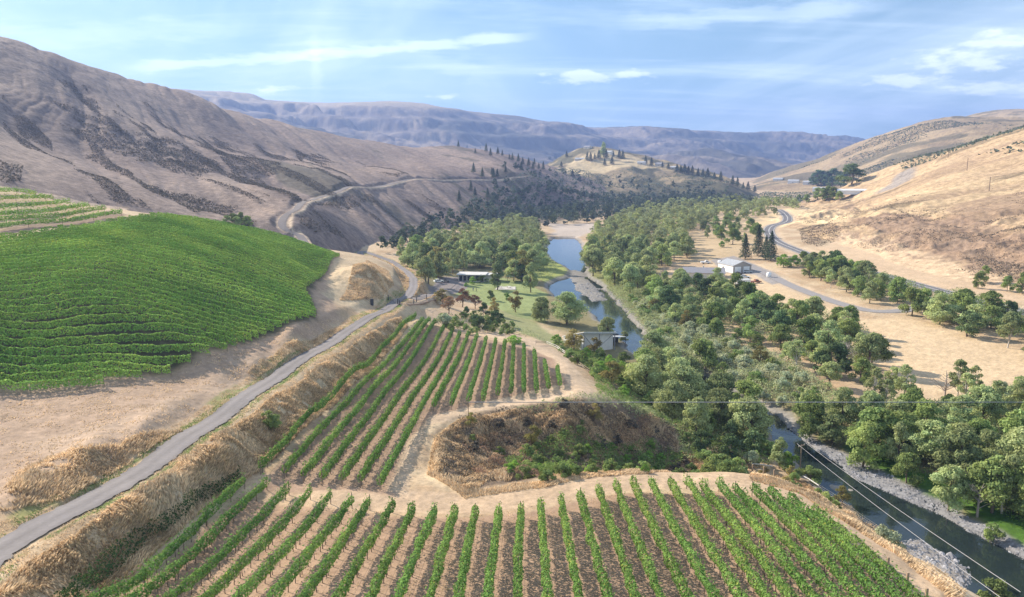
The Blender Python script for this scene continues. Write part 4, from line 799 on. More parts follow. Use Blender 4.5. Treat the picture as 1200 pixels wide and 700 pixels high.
wood('gorge_wood', [(444, 290), (470, 270), (510, 254), (545, 248), (560, 236), (600, 222), (640, 214), (700, 228), (740, 230), (800, 226), (850, 229), (885, 234), (880, 240), (800, 243), (745, 250), (705, 257), (655, 261), (620, 262), (560, 266), (520, 268), (488, 284), (468, 292)], 11, 3, (7, 12), None, 'growth_dark', n=260, sz=1.5, seed=2)
wood('gorge_slope_wood', [(575, 205), (620, 196), (660, 200), (700, 208), (740, 208), (790, 212), (850, 222), (880, 230), (740, 234), (640, 222), (580, 222)], 21, 3, (6, 11), None, 'growth_dark', n=200, sz=1.6, seed=3)
grove([(818, 264), (850, 256), (878, 262), (890, 272), (876, 284), (848, 284), (824, 276)], 7, 4, [('poplar', 3), ('brightbush', 1), ('green', 2)], (8, 12), 'broadleaf_tree', L_('in the clump left of the highway bend'), 'trees of the clump near the highway bend', maxn=22)
grove([(762, 334), (790, 324), (820, 324), (850, 330), (885, 348), (925, 366), (960, 362), (1000, 380), (1028, 405), (1020, 438), (980, 442), (940, 422), (895, 402), (830, 380), (778, 366)], 6.4, 4.0, [('green', 4), ('olive', 6), ('dark', 1.5), ('poplar', 1), ('birch', .9), ('dead', .4)], (5.5, 11.5), 'broadleaf_tree', L_('in the wood between the driveway and the river'), 'trees of the wood below the driveway')
grove([(738, 350), (800, 378), (860, 405), (930, 432), (965, 462), (910, 476), (850, 470), (800, 430), (768, 395)], 4.6, 1.5, [('willow', 6), ('bush', 2), ('yellow', .3)], (6, 9.5), 'broadleaf_tree', L_('in the riverside thicket'), 'bushes of the riverside thicket', cat='tree')
grove([(742, 432), (765, 410), (800, 400), (840, 425), (875, 455), (890, 480), (868, 496), (820, 488), (770, 460)], 7.0, 4.5, [('oak', 4), ('olive', 2), ('green', 1)], (8, 10.5), 'broadleaf_tree', L_('in the stand between the ravine and the river'), 'trees of the stand below the ravine')
grove([(925, 478), (960, 474), (1080, 474), (1200, 470), (1320, 474), (1340, 620), (1230, 606), (1190, 590), (1130, 576), (1060, 541), (1000, 514), (955, 496)], 5.2, 4.5, [('green', 5), ('olive', 7), ('dark', .6), ('poplar', 1), ('birch', .8), ('willow', 1.5), ('dead', .4)], (5.5, 11), 'broadleaf_tree', L_('in the dense wood along the gravel bank'), 'trees of the wood along the gravel bank')
grove([(938, 310), (965, 302), (1010, 318), (1065, 336), (1090, 352), (1130, 350), (1200, 372), (1320, 400), (1320, 440), (1200, 402), (1130, 380), (1060, 358), (1005, 342), (960, 328)], 7.4, 3.6, [('green', 5), ('olive', 4), ('dark', 2), ('birch', .6)], (7.5, 11), 'broadleaf_tree', L_('in the tree strip along the highway'), 'trees of the strip along the highway', clear=1.2)
grove([(1120, 468), (1200, 440), (1300, 450), (1300, 475), (1200, 475), (1080, 475), (1010, 472)], 6, 2, [('willow', 2), ('bush', 2), ('birch', .6)], (6, 9), 'broadleaf_tree', L_('at the near edge of the straw meadow'), 'bushes at the meadow edge')
grove([(1130, 625), (1170, 620), (1240, 650), (1260, 690), (1210, 672)], 3.4, 1.5, [('willow', 2), ('bush', 2), ('brightbush', 1)], (5, 8), 'broadleaf_tree', L_('at the lower right corner of the river bank'), 'bushes at the lower right bank')
_rl = catmull(RL, 4)[30:]; _rl = _rl[_rl[:, 1] < 215]
_in = side_pts(_rl, -3.0); _out = side_pts(_rl, -9.0)
if np.mean(inpoly(_in[:, 0], _in[:, 1], RIV)) > .5: _in = side_pts(_rl, 3.0); _out = side_pts(_rl, 9.0)
BANKL = np.vstack([_in, _out[::-1]])
for x, y in scatter(None, 4.4, xy=BANKL):
    k_ = random.choice(['bush', 'bush', 'willow', 'green', 'yellow']); tree(k_, x, y, random.uniform(1.8, 3.4), 'bush', 'shrub on the steep left bank of the river, below the wire fence', 'bush', 'shrubs on the left river bank')
# shrubs on the slope right of the middle terrace, and right of the ravine
grove([(648, 398), (668, 396), (700, 412), (735, 430), (770, 455), (800, 480), (760, 472), (715, 450), (680, 425)], 4.2, 1.2, [('bush', 3), ('brightbush', 1.2), ('yellow', .5)], (4, 7), 'broadleaf_tree', L_('on the slope between the middle terrace and the river'), 'bushes below the middle terrace')
grove([(800, 505), (830, 492), (880, 500), (905, 520), (890, 540), (840, 545), (805, 530)], 3.6, 1.5, [('bush', 3), ('dark', 1.2), ('green', 1)], (4.5, 6.5), 'broadleaf_tree', L_('in the mouth of the ravine'), 'bushes in the mouth of the ravine')
grove([(596, 548), (610, 526), (650, 512), (700, 506), (760, 518), (800, 530), (805, 547), (760, 549), (700, 549), (640, 559)], 2.3, .8, [('bush', 5), ('brightbush', 1.4), ('scrub', 1.5)], (2.6, 4.6), 'broadleaf_tree', L_('on the floor of the dry ravine'), 'bushes on the floor of the ravine')
grove([(530, 520), (560, 496), (640, 486), (720, 482), (780, 498), (760, 515), (640, 512), (590, 530)], 3.6, .8, [('scrub', 5), ('bush', 1.2), ('yellow', .5)], (2.4, 4.0), 'broadleaf_tree', L_('on the steep brown wall of the ravine'), 'bushes on the wall of the ravine')
grove([(512, 372), (540, 366), (575, 368), (605, 380), (600, 390), (560, 390), (520, 382)], 3.6, 1.0, [('bush', 3), ('dark', 1), ('brown', .12)], (3.5, 5.5), 'broadleaf_tree', L_('on the bank above the lawn'), 'bushes above the lawn')
def one(kind, px, py, h, name, label, cat='tree', wide=1.0, var=None, group=None, up=0.0):
    x, y = cast(px, py, up); return tree(kind, x, y, h, name, label, cat, group, var, wide)
one('bush', 315, 503, 2.9, 'bush', 'round dark green bush alone on the dry bank beside the farm road', 'bush', 1.0, 0)
one('yellow', 552, 500, 2.6, 'bush', 'yellowish bush on the pale rim of the ravine, below the middle terrace', 'bush', 1.0)
one('oak', 664, 380, 11.5, 'oak_tree', 'very broad dark olive oak beside the lower lawn, left of the metal shed', wide=1.05, var=0)
one('oak', 634, 376, 9, 'oak_tree', 'broad olive oak left of the biggest oak at the lower lawn', wide=.85, var=1)
one('oak', 712, 393, 6.5, 'oak_tree', 'brownish olive tree right behind the metal shed', wide=.9, var=1)
one('olive', 731, 402, 4, 'broadleaf_tree', 'small tree between the metal shed and the river')
one('poplar', 583, 340, 13, 'poplar_tree', 'tall leaning poplar in front of the flat-roofed house', wide=1.3, var=0)
one('poplar', 622, 343, 14, 'poplar_tree', 'tall green poplar at the right end of the lawn', wide=1.1, var=1)
one('olive', 602, 330, 11, 'broadleaf_tree', 'rounded tree behind the patio, left of the tallest poplar')
one('dark', 612, 330, 9, 'broadleaf_tree', 'dark tree shading the patio')
one('olive', 518, 326, 6.5, 'broadleaf_tree', 'low rounded tree beside the parking area', wide=1.3)
one('green', 506, 324, 6, 'broadleaf_tree', 'leafy tree at the left edge of the parking area', wide=1.1)
one('brightbush', 554, 333, 3.6, 'bush', 'bright green shrub at the front wall of the flat-roofed house', 'bush')
one('bush', 566, 331, 4, 'bush', 'dark green shrub at the right corner of the flat-roofed house front', 'bush', 1.1)
one('brightbush', 546, 336, 1.8, 'bush', 'small bright shrub at the lawn edge by the parking area', 'bush')
one('yellow', 519, 358, 6.5, 'ornamental_tree', 'yellow-green tree at the left end of the orchard trees', wide=1.1, var=0)
one('brown', 526, 368, 6, 'ornamental_tree', 'reddish brown tree at the corner of the middle terrace', wide=1.1, var=1)
one('brown', 542, 360, 7.5, 'ornamental_tree', 'tall brown-leaved tree with dark trunk beside the lawn', var=0)
one('brown', 557, 362, 5.6, 'ornamental_tree', 'small pale brown tree right of the tallest brown tree', var=1)
one('yellow', 579, 370, 6.5, 'ornamental_tree', 'slim olive-yellow tree at the lower edge of the lawn', wide=.8, var=1)
one('green', 575, 352, 4.5, 'ornamental_tree', 'small green tree standing alone on the lawn', wide=.9)
one('brightbush', 594, 352, 3.2, 'bush', 'small pale shrub on the right half of the lawn', 'bush', .8)
one('yellow', 604, 366, 8, 'ornamental_tree', 'greyish olive tree right of the lawn, left of the broad oaks', wide=.95)
one('willow', 521, 384, 4.4, 'bush', 'pale bush at the upper left tip of the middle terrace rows', 'bush', 1.1)
one('brightbush', 602, 402, 2.2, 'bush', 'rounded green vine bush at the top edge of the middle terrace', 'bush', 1.9)
one('poplar', 913, 549, 6.6, 'broadleaf_tree', 'pale green upright tree beside the corner of the wire fence', wide=1.25, var=2)
one('brightbush', 924, 551, 3.6, 'bush', 'bright lime-green bush in front of the pale tree at the fence corner', 'bush')
one('willow', 879, 548, 3.6, 'bush', 'small pale upright bush left of the fence corner', 'bush', .7)
one('bush', 950, 566, 3.2, 'bush', 'spreading dark bush behind the white rail of the fence', 'bush', 1.3)
one('yellow', 986, 592, 3.4, 'bush', 'brownish spreading bush between the fence and the river', 'bush', 1.2)
one('yellow', 1043, 640, 2.6, 'bush', 'small yellow-green bush beside the fence over the dark water', 'bush', 1.2)
one('bush', 1165, 705, 3.4, 'bush', 'green bush at the bottom right edge of the picture by the river', 'bush', 1.2)
for i, (px, py, h, lab) in enumerate([(873, 304, 14, 'leftmost and widest of the conifers behind the white barn'), (888, 300, 17, 'tallest conifer behind the white barn'), (897, 304, 13, 'conifer standing between the tallest ones behind the barn'), (903, 306, 16, 'rightmost conifer behind the barn, beside the highway')]):
    one('pine', px, py, h, 'conifer', lab, var=i)
one('brightbush', 918, 313, 6.5, 'bush', 'big bright green bush right of the white barn', 'bush', 1.25); one('brightbush', 930, 312, 5.8, 'bush', 'second bright green bush beside the highway right of the barn', 'bush', 1.1)
one('green', 941, 309, 7, 'broadleaf_tree', 'green tree on the highway verge right of the bright bushes')
for i, (px, py, h, lab) in enumerate([(1024, 478, 10, 'white-trunked tree at the left end of the meadow edge'), (1058, 474, 10, 'white-trunked tree with a lopsided crown at the meadow edge'), (1044, 470, 9, 'thin pale tree at the meadow edge'), (1122, 470, 10.5, 'leaning white-trunked tree in the middle of the meadow edge'), (1140, 470, 9, 'white-trunked tree right of the leaning one'), (1174, 602, 11, 'tall white-trunked tree standing at the river bank on the right'), (1114, 530, 9.5, 'white-branched tree deep in the right wood')]):
    one('birch', px, py, h, 'white_trunked_tree', lab, var=i, wide=.85)
for i, (px, py, h, lab) in enumerate([(1145, 606, 6, 'bare grey dead tree on the river bank beside the wood'), (1035, 470, 7, 'bare dead tree at the meadow edge on the left'), (992, 432, 8, 'bare pinkish dead tree sticking out of the wood below the driveway'), (1107, 466, 6.5, 'bare dead tree at the near edge of the meadow')]):
    one('dead', px, py, h, 'dead_tree', lab, var=i, wide=1.3)
for px, py, h, lab in [(1146, 338, 7, 'lone green tree on the verge under the brown slope'), (1153, 332, 8, 'taller green tree on the verge under the brown slope'), (1180, 342, 7, 'green tree right of the pair under the brown slope'), (1198, 345, 9, 'green tree at the right picture edge under the brown slope')]:
    one('green', px, py, h, 'broadleaf_tree', lab, wide=.8)
# thicket at the foot of the crest behind the left block
for i, (px, py) in enumerate([(266, 265), (274, 262), (282, 261), (290, 265), (278, 266)]):
    x, y = cast(px, py); tree('green', x, y, 5.5, 'broadleaf_tree', 'bright green tree in the small thicket behind the left vineyard crest', 'tree', 'trees of the thicket behind the crest', wide=1.2)
# far conifers on the hill shoulder and on the knoll
cz = [(400+x/2.917, 80+y/2.917) for x, y in [(400, 270), (430, 272), (458, 292), (475, 275), (495, 285), (510, 300), (520, 375), (452, 358), (482, 372), (515, 365), (533, 372), (562, 357), (585, 315), (575, 312), (615, 350), (655, 345), (675, 345), (690, 348), (443, 418), (457, 438), (500, 445), (403, 456), (548, 485), (620, 330), (640, 335), (660, 330), (605, 320), (550, 300), (535, 295)]]
for i, (px, py) in enumerate(cz):
    x, y = cast(px, py); tree('pine', x, y, random.uniform(8, 14)*(.8 if y < 900 else 1), 'conifer', 'dark conifer scattered on the shoulder of the left hill above the gorge', 'tree', 'conifers on the shoulder of the left hill')
kz = [(400+x/2.917, 80+y/2.917) for x, y in [(840, 316), (852, 318), (866, 312), (880, 310), (905, 306), (930, 304), (950, 308), (962, 310), (715, 312), (735, 310), (752, 338), (770, 304), (790, 372), (1040, 328), (1060, 335), (925, 330), (900, 333)]]
kz += [(630+x/4.444, 150+y/4.444) for x, y in [(725, 232), (745, 236), (765, 238), (785, 240), (805, 242), (835, 250), (860, 252), (885, 254), (920, 265), (953, 275), (1015, 297), (1040, 305), (1070, 316), (1095, 322), (1130, 335), (60, 165), (90, 160), (680, 212), (650, 205)]]
for i, (px, py) in enumerate(kz):
    x, y = cast(px, py); tree('pine', x, y, random.uniform(10, 17), 'conifer', 'dark conifer standing along the top of the wooded knoll', 'tree', 'conifers on the knoll', wide=random.uniform(1, 1.5))
x, y = cast(400+895/2.917, 80+305/2.917); tree('poplar', x, y, 30, 'poplar_tree', 'tallest bright green poplar among the houses on the knoll', 'tree')
for px, py in [(958, 212), (964, 211), (970, 212), (977, 211), (984, 212), (992, 214), (953, 217), (962, 218), (975, 219), (985, 219), (998, 216)]:
    x, y = cast(px, py); tree('dark', x, y, random.uniform(16, 24), 'broadleaf_tree', 'dark tree in the far grove under the right hills', 'tree', 'trees of the far grove', wide=1.5)
for px, py in [(958, 234), (964, 235), (970, 233), (976, 234), (983, 235), (945, 238), (936, 237)]:
    x, y = cast(px, py); tree('green', x, y, random.uniform(10, 15), 'broadleaf_tree', 'green tree in the far clump across the pale field', 'tree', 'trees of the far clump')
# ------------------------------------------------------------------ ground-hugging growth nobody could count
def brush(name, polys, dens, H, size, matn, lump=4.0, up=0.0, thr=.35, river=False, seed=9, ups=.3, rot=0.0, st=1.0, lid=None):
    parts = []
    for poly in polys:
        pl = casts(poly, up); x0, y0 = pl.min(0); x1, y1 = pl.max(0)
        n = int((x1-x0)*(y1-y0)*dens); x = rng.uniform(x0, x1, n); y = rng.uniform(y0, y1, n)
        k = inpoly(x, y, pl)
        if river: k &= ~inpoly(x, y, RIV)
        x, y = x[k], y[k]
        if lid is not None: a_, b_, _, _ = fidx(x/y, np.log(y)); k = LID[a_, b_] == lid; x, y = x[k], y[k]
        cr, sr = math.cos(rot), math.sin(rot); w = fbm((x*cr+y*sr)/lump, (-x*sr+y*cr)/lump/st, seed, 4, .55); k = w > thr+.1*(rng.random(len(w))-.5); x, y, w = x[k], y[k], w[k]
        hh = np.clip((w-thr)/(.75-thr), .05, 1)**.6*H; zz = hgt(x, y)+hh*(1-rng.uniform(0, 1, len(x))**2*.55)
        e = .4; gx = (fbm((x+e)/lump, y/lump, seed, 3, .55)-fbm((x-e)/lump, y/lump, seed, 3, .55)); gy = (fbm(x/lump, (y+e)/lump, seed, 3, .55)-fbm(x/lump, (y-e)/lump, seed, 3, .55))
        nn = np.stack([-gx*6, -gy*6, np.full(len(x), ups+.5)], 1); t = (.75+.6*fbm(x/2.5, y/2.5, seed+3, 3))[:, None]*rng.uniform(.8, 1.2, (len(x), 1))*np.ones((1, 3))
        parts.append(leaves(np.stack([x, y, zz], 1), nn, size, t, .6))
    v, f, c = merge(parts); print('brush', name, len(f))
    return link(name, new_mesh(name, v, f, MATS[matn], c), kind='stuff')
RB = [[(700, 290), (760, 330), (800, 375), (860, 405), (930, 430), (1000, 475), (1200, 475), (1320, 478), (1330, 620), (1200, 604), (1130, 575), (1060, 540), (1000, 512), (960, 495), (900, 478), (840, 468), (790, 425), (745, 385), (712, 345)]]
brush('undergrowth', RB, 11.0, 3.0, .42, 'growth_olive', 5, 0, .28, True, 9)
brush('roadside_thicket', [[(940, 312), (965, 305), (1010, 319), (1065, 337), (1090, 352), (1060, 357), (1005, 341), (962, 327)], [(1085, 356), (1130, 350), (1200, 372), (1320, 400), (1320, 438), (1200, 402), (1130, 379)]], 7, 5.0, .5, 'growth_green', 5, 0, .34, False, 161)
brush('wood_thicket', [[(765, 338), (800, 330), (850, 334), (885, 352), (925, 370), (960, 368), (1000, 384), (1026, 408), (1018, 436), (980, 444), (935, 424), (890, 404), (830, 382), (780, 366)], [(930, 482), (1000, 478), (1200, 476), (1320, 480), (1330, 610), (1200, 590), (1130, 566), (1060, 533), (1000, 508), (955, 492)]], 6, 4.5, .45, 'growth_olive', 5.5, 0, .36, True, 171)
brush('thicket_growth', [[(735, 350), (800, 375), (870, 405), (940, 430), (970, 470), (880, 475), (820, 460), (775, 410)]], 16, 3.0, .34, 'growth_pale', 3.5, 0, .38, True, 19)
brush('slope_growth', [[(650, 402), (690, 410), (740, 432), (790, 455), (850, 485), (900, 515), (905, 545), (850, 549), (800, 540), (790, 500), (740, 480), (700, 462), (695, 440)]], 20, 1.6, .30, 'growth_green', 3.0, 0, .32, True, 29)
brush('ravine_growth', [[(590, 545), (640, 520), (690, 508), (760, 520), (800, 530), (800, 548), (700, 551), (640, 560)]], 34, 1.8, .28, 'growth_green', 3.0, 0, .32, False, 39)
brush('ravine_rust_growth', [[(600, 560), (660, 545), (740, 535), (800, 535), (870, 540), (880, 551), (800, 549), (700, 551), (640, 562)], [(540, 520), (600, 500), (640, 520), (600, 555), (560, 560)], [(700, 500), (760, 492), (800, 520), (760, 530)]], 30, 1.3, .24, 'growth_rust', 2.4, 0, .40, False, 55)
brush('ravine_lip_growth', [[(600, 480), (690, 470), (740, 474), (800, 490), (860, 500), (880, 545), (800, 545), (790, 505), (740, 490), (640, 492)]], 24, 1.6, .28, 'growth_olive', 2.6, 0, .42, False, 57)
brush('ravine_scrub', [[(515, 560), (512, 515), (540, 492), (600, 480), (690, 475), (760, 484), (800, 505), (790, 545), (700, 550), (600, 562), (550, 572)]], 30, 1.2, .22, 'leaf_grey_scrub', 2.2, 0, .40, False, 49)
brush('bank_growth', [[(60, 716), (120, 662), (180, 618), (232, 580), (282, 556), (284, 566), (236, 594), (184, 634), (128, 684), (92, 716)]], 60, 1.5, .24, 'growth_deep', 2.0, 0, .15, False, 59)
brush('lawn_edge_growth', [[(520, 372), (560, 366), (605, 382), (640, 400), (600, 392), (560, 390), (525, 384)], [(608, 300), (636, 276), (644, 300), (655, 318), (640, 330), (618, 328)]], 3.5, 1.3, .4, 'growth_olive', 4, 0, .4, True, 69)
brush('left_grove_growth', [[(468, 296), (520, 282), (610, 258), (640, 275), (610, 316), (560, 306), (515, 322), (480, 316)]], 1.5, 2.5, .7, 'growth_green', 5, 0, .3, True, 79)
brush('bank_grass', [[(990, 520), (1040, 540), (1130, 582), (1200, 622), (1300, 680), (1300, 650), (1200, 604), (1130, 572), (1060, 540)]], 14, .8, .26, 'leaf_bright', 2.0, 0, .35, True, 89)
# dark scrub in the folds of the left hill and the shaded foot of the gorge
HS = [[(58, 117), (90, 128), (140, 150), (175, 168), (230, 196), (238, 208), (205, 203), (160, 180), (120, 158), (85, 138)], [(68, 144), (105, 152), (150, 175), (175, 190), (160, 190), (115, 172)], [(155, 155), (200, 162), (250, 188), (262, 198), (240, 204), (200, 190)],
      [(245, 174), (285, 184), (330, 192), (325, 203), (300, 205), (360, 236), (345, 238), (300, 218), (268, 198)], [(0, 190), (28, 198), (24, 214), (0, 216)], [(205, 238), (240, 235), (280, 243), (270, 252), (230, 250)], [(160, 215), (215, 226), (240, 236), (225, 240), (180, 228)], [(365, 236), (390, 230), (430, 234), (420, 244), (390, 243)], [(350, 255), (370, 262), (385, 275), (370, 275), (352, 264)], [(345, 176), (360, 182), (352, 190)]]
brush('hillside_scrub', HS, .9, 1.6, 1.15, 'leaf_grey_scrub', 12, 0, .34, False, 99)
brush('hillside_heath', [[(0, 60), (60, 90), (200, 125), (330, 170), (420, 190), (480, 205), (420, 216), (340, 245), (300, 262), (150, 240), (0, 214)], [(350, 262), (400, 230), (560, 216), (600, 222), (520, 250), (450, 282), (400, 280)]], 2.2, 1.2, .8, 'leaf_grey_scrub', 15, 0, .635, False, 131, rot=.75, st=6.0)
brush('far_heath', [[(905, 205), (1000, 175), (1060, 152), (1200, 146), (1300, 150), (1200, 180), (1060, 200), (960, 215)]], .10, 3, 3.0, 'growth_dark', 90, 0, .60, False, 141, rot=.9, st=1.6)
brush('right_slope_heath', [[(940, 262), (1000, 245), (1100, 232), (1200, 215), (1300, 215), (1300, 350), (1200, 340), (1100, 312), (1000, 288)]], 1.5, 1.1, .6, 'leaf_grey_scrub', 11, 0, .60, False, 151, rot=1.2, st=3.0)
HG = [[(444, 292), (470, 272), (520, 252), (560, 243), (560, 228), (600, 215), (640, 208), (700, 222), (740, 226), (800, 222), (850, 226), (885, 232), (880, 240), (760, 245), (700, 248), (650, 256), (600, 262), (540, 262), (500, 272), (468, 288)], [(640, 214), (660, 196), (700, 205), (760, 200), (820, 205), (870, 222), (800, 224), (740, 222), (690, 216)]]
brush('gorge_scrub', HG, .12, 4.0, 2.2, 'growth_dark', 22, 0, .42, False, 109)
brush('verge_scrub', [[(936, 268), (975, 262), (985, 275), (960, 290), (940, 285)], [(1120, 300), (1160, 285), (1200, 300), (1200, 330), (1170, 325)]], 2, 1.3, .6, 'leaf_grey_scrub', 5, 0, .42, False, 119)
brush('valley_scrub', [[(820, 244), (900, 236), (950, 236), (960, 228), (900, 226), (860, 240)]], .08, 5, 2.5, 'growth_dark', 25, 0, .4, False, 129)
# dry grass: tall leaning blades on banks and rims
def grass(name, polys, dens, H, matn='straw', w=.05, lean=.55, up=0, clump=2.2, thr=.3, seed=7, tintv=.25, xy=None):
    parts = []
    for poly in (polys if xy is None else xy):
        pl = casts(poly, up) if xy is None else poly; x0, y0 = pl.min(0); x1, y1 = pl.max(0); n = int((x1-x0)*(y1-y0)*dens); x = rng.uniform(x0, x1, n); y = rng.uniform(y0, y1, n)
        k = inpoly(x, y, pl)
        for p, wd in ((ROAD_A, 1.78), (ROAD_C, 2.6)):
            if k.any(): dd = np.full(len(x), 99.); ii = np.nonzero(k)[0]; dd[ii] = polydist(x[ii], y[ii], p[::2])[0]; k &= dd > wd
        x, y = x[k], y[k]; q = fbm(x/clump, y/clump, seed, 4); k = q > thr+.15*(rng.random(len(q))-.5); x, y, q = x[k], y[k], q[k]; n = len(x)
        h = H*(.45+1.1*np.clip(q-.2, 0, 1))*rng.uniform(.6, 1.2, n); an = 2*math.pi*(fbm(x/6, y/6, seed+2, 2)*1.6)+rng.normal(0, .5, n); z = hgt(x, y)-.03
        dx, dy = np.cos(an)*lean, np.sin(an)*lean; b = np.stack([x, y, z], 1); top = b+np.stack([dx*h, dy*h, h*.8], 1); sd = rng.normal(0, 1, (n, 3)); sd[:, 2] = 0; sd /= np.linalg.norm(sd, axis=1)[:, None]; sd *= w
        mid = b*.45+top*.55+np.array([0, 0, 1])*(.12*h)[:, None]
        v = np.stack([b-sd, b+sd, mid+sd*1.1, top, top, mid-sd*1.1], 1)
        v = np.stack([b-sd, b+sd, mid+sd*1.1, mid-sd*1.1, mid-sd*1.1, mid+sd*1.1, top+sd*.25, top-sd*.25], 1).reshape(-1, 3)
        c = np.repeat((1+tintv*(rng.uniform(-1, 1, (n, 1))))*(.75+.5*fbm(x/3, y/3, seed+5, 3))[:, None]*np.ones((1, 3)), 8, 0)
        parts.append((v, np.arange(8*n).reshape(-1, 4), c))
    v, f, c = merge(parts); print('grass', name, len(f)); return link(name, new_mesh(name, v, f, MATS[matn], c), kind='stuff')
grass('dry_bank_grass', [[(20, 668), (120, 602), (220, 535), (300, 482), (372, 430), (430, 392), (470, 372), (478, 384), (430, 440), (380, 485), (330, 530), (300, 555), (268, 575), (190, 640), (120, 700), (60, 740), (-40, 740)]], 75, .72, w=.06, tintv=.4)
grass('dry_roadside_grass', [[(0, 600), (0, 575), (40, 545), (100, 525), (180, 505), (215, 505), (150, 545), (80, 585)], [(290, 437), (330, 408), (400, 382), (405, 388), (350, 418), (300, 445)], [(398, 352), (410, 325), (430, 306), (455, 318), (462, 335), (450, 350)], [(436, 300), (470, 312), (490, 330), (520, 350), (500, 352), (480, 345)]], 45, .7, seed=17, tintv=.35)
grass('dry_rim_grass', [[(500, 556), (508, 512), (535, 492), (560, 485), (530, 508), (516, 530), (520, 560), (560, 575), (640, 563), (700, 553), (760, 549), (860, 547), (870, 553), (760, 556), (700, 559), (640, 571), (545, 585)]], 60, .55, seed=27, thr=.1)
grass('fence_line_grass', [[(872, 552), (930, 560), (1000, 598), (1060, 640), (1130, 700), (1120, 712), (1050, 650), (990, 612), (940, 580), (880, 563)], [(560, 575), (545, 560), (530, 520), (560, 500), (620, 492), (700, 500), (760, 500), (770, 525), (700, 530), (600, 540)]], 55, .65, seed=37, thr=.2)
grass('ravine_grass', [[(505, 560), (512, 515), (540, 492), (600, 482), (690, 476), (760, 486), (800, 510), (790, 545), (700, 550), (600, 562), (550, 574)]], 50, .9, seed=57, thr=.42, tintv=.4)
grass('weeds_on_bare_ground', [[(0, 600), (0, 470), (200, 445), (290, 405), (400, 372), (385, 390), (280, 445), (160, 515)], [(-20, 700), (0, 665), (20, 655), (60, 625)]], 7, .28, seed=67, thr=.5, w=.05)
def strip_poly(p, a, b): l = side_pts(p[::4], a); r = side_pts(p[::4], b); return np.vstack([l, r[::-1]])
grass('verge_grass', None, 26, .26, 'growth_green', w=.035, thr=.50, clump=3.5, seed=71, xy=[strip_poly(ROAD_A[:200], 1.9, 3.2), strip_poly(ROAD_A[:200], -3.2, -1.9)])
grass('verge_straw', None, 30, .30, w=.03, thr=.42, clump=1.5, seed=73, xy=[strip_poly(ROAD_A[:230], 1.8, 4.2), strip_poly(ROAD_A[:230], -4.5, -1.8)])
grass('terrace_weeds', [[(285, 590), (470, 600), (560, 604), (700, 580), (860, 572), (950, 590), (1080, 700), (600, 760), (150, 700)]], 5, .22, seed=77, thr=.52, w=.04, clump=1.4)
grass('meadow_grass', [[(800, 548), (860, 535), (900, 548), (860, 552)], [(700, 540), (800, 530), (860, 546), (760, 550)]], 40, .7, seed=47)
# stones on the gravel bars
def stones(pl=None, n=9000):
    parts = [] ; x0, y0 = pl.min(0); x1, y1 = pl.max(0); x = rng.uniform(x0, x1, n); y = rng.uniform(y0, y1, n); k = inpoly(x, y, pl); x, y = x[k], y[k]; n = len(x)
    s = rng.lognormal(-2.0, .55, n)[:, None, None]; z = hgt(x, y)
    o = np.array([(1, 0, 0), (0, 1, 0), (-1, 0, 0), (0, -1, 0), (0, 0, .7)])[None]*rng.uniform(.7, 1.3, (n, 5, 3)); v = (o*s+np.stack([x, y, z], 1)[:, None]).reshape(-1, 3)
    b = (np.arange(n)*5)[:, None]; f = np.concatenate([b+np.array([[i, (i+1) % 4, 4]]) for i in range(4)]); g_ = rng.uniform(.6, 1.3, (n, 1)); c = np.repeat(g_*np.array([[.30, .295, .31]]), 5, 0)
    link('river_stones', new_mesh('river_stones', v, f, mat('river_stone', rough=.9, attr=True), c), kind='stuff')
stones(GB); stones(zcast([(1030, 635), (1075, 622), (1120, 645), (1160, 680), (1130, 700), (1070, 680)], WZ), 2500); stones(zcast([(664, 338), (690, 332), (714, 343), (740, 366), (722, 370), (688, 362)], WZ), 4000)

# ------------------------------------------------------------------ buildings, vehicles, fences, lines
WHITE = mat('white_sheet_metal', (.80, .80, .80), .5, noise=(.7, .04)); ROOFG = mat('grey_metal_roof', (.42, .43, .45), .5, noise=(.8, .08)); GLASS = mat('window_glass', (.03, .04, .05), .08, spec=.8)
WALLC = mat('cream_wall', (.62, .58, .52), .8, noise=(.8, .06)); DARKM = mat('dark_trim', (.06, .06, .065), .6); CONC = mat('concrete', (.5, .47, .43), .9, noise=(1, .1)); WOOD = mat('plain_wood', (.36, .26, .18), .85, noise=(4, .2)); RUST = mat('rusty_metal', (.26, .13, .08), .8, noise=(3, .3))
RUB = mat('rubber', (.03, .03, .03), .8); WHITEW = mat('white_wood', (.72, .69, .65), .8, noise=(4, .08)); SHING = mat('grey_shingle', (.30, .29, .31), .85, noise=(2, .12)); TAN = mat('tan_gable', (.40, .36, .33), .7)
def prism_gable(name, w, l, z0, z1, zr, m, over=0.0, thick=.12):
    """two roof slabs, ridge along y"""
    v, f = [], []
    for s in (-1, 1):
        a = np.array([(0, -l/2-over, zr), (0, l/2+over, zr), (s*(w/2+over), l/2+over, z1-over*(zr-z1)/(w/2)), (s*(w/2+over), -l/2-over, z1-over*(zr-z1)/(w/2))]); b = a+np.array([0, 0, thick]); f.append(BOXF+len(v)); v += list(a)+list(b)
    return new_mesh(name, v, np.vstack(f), m)
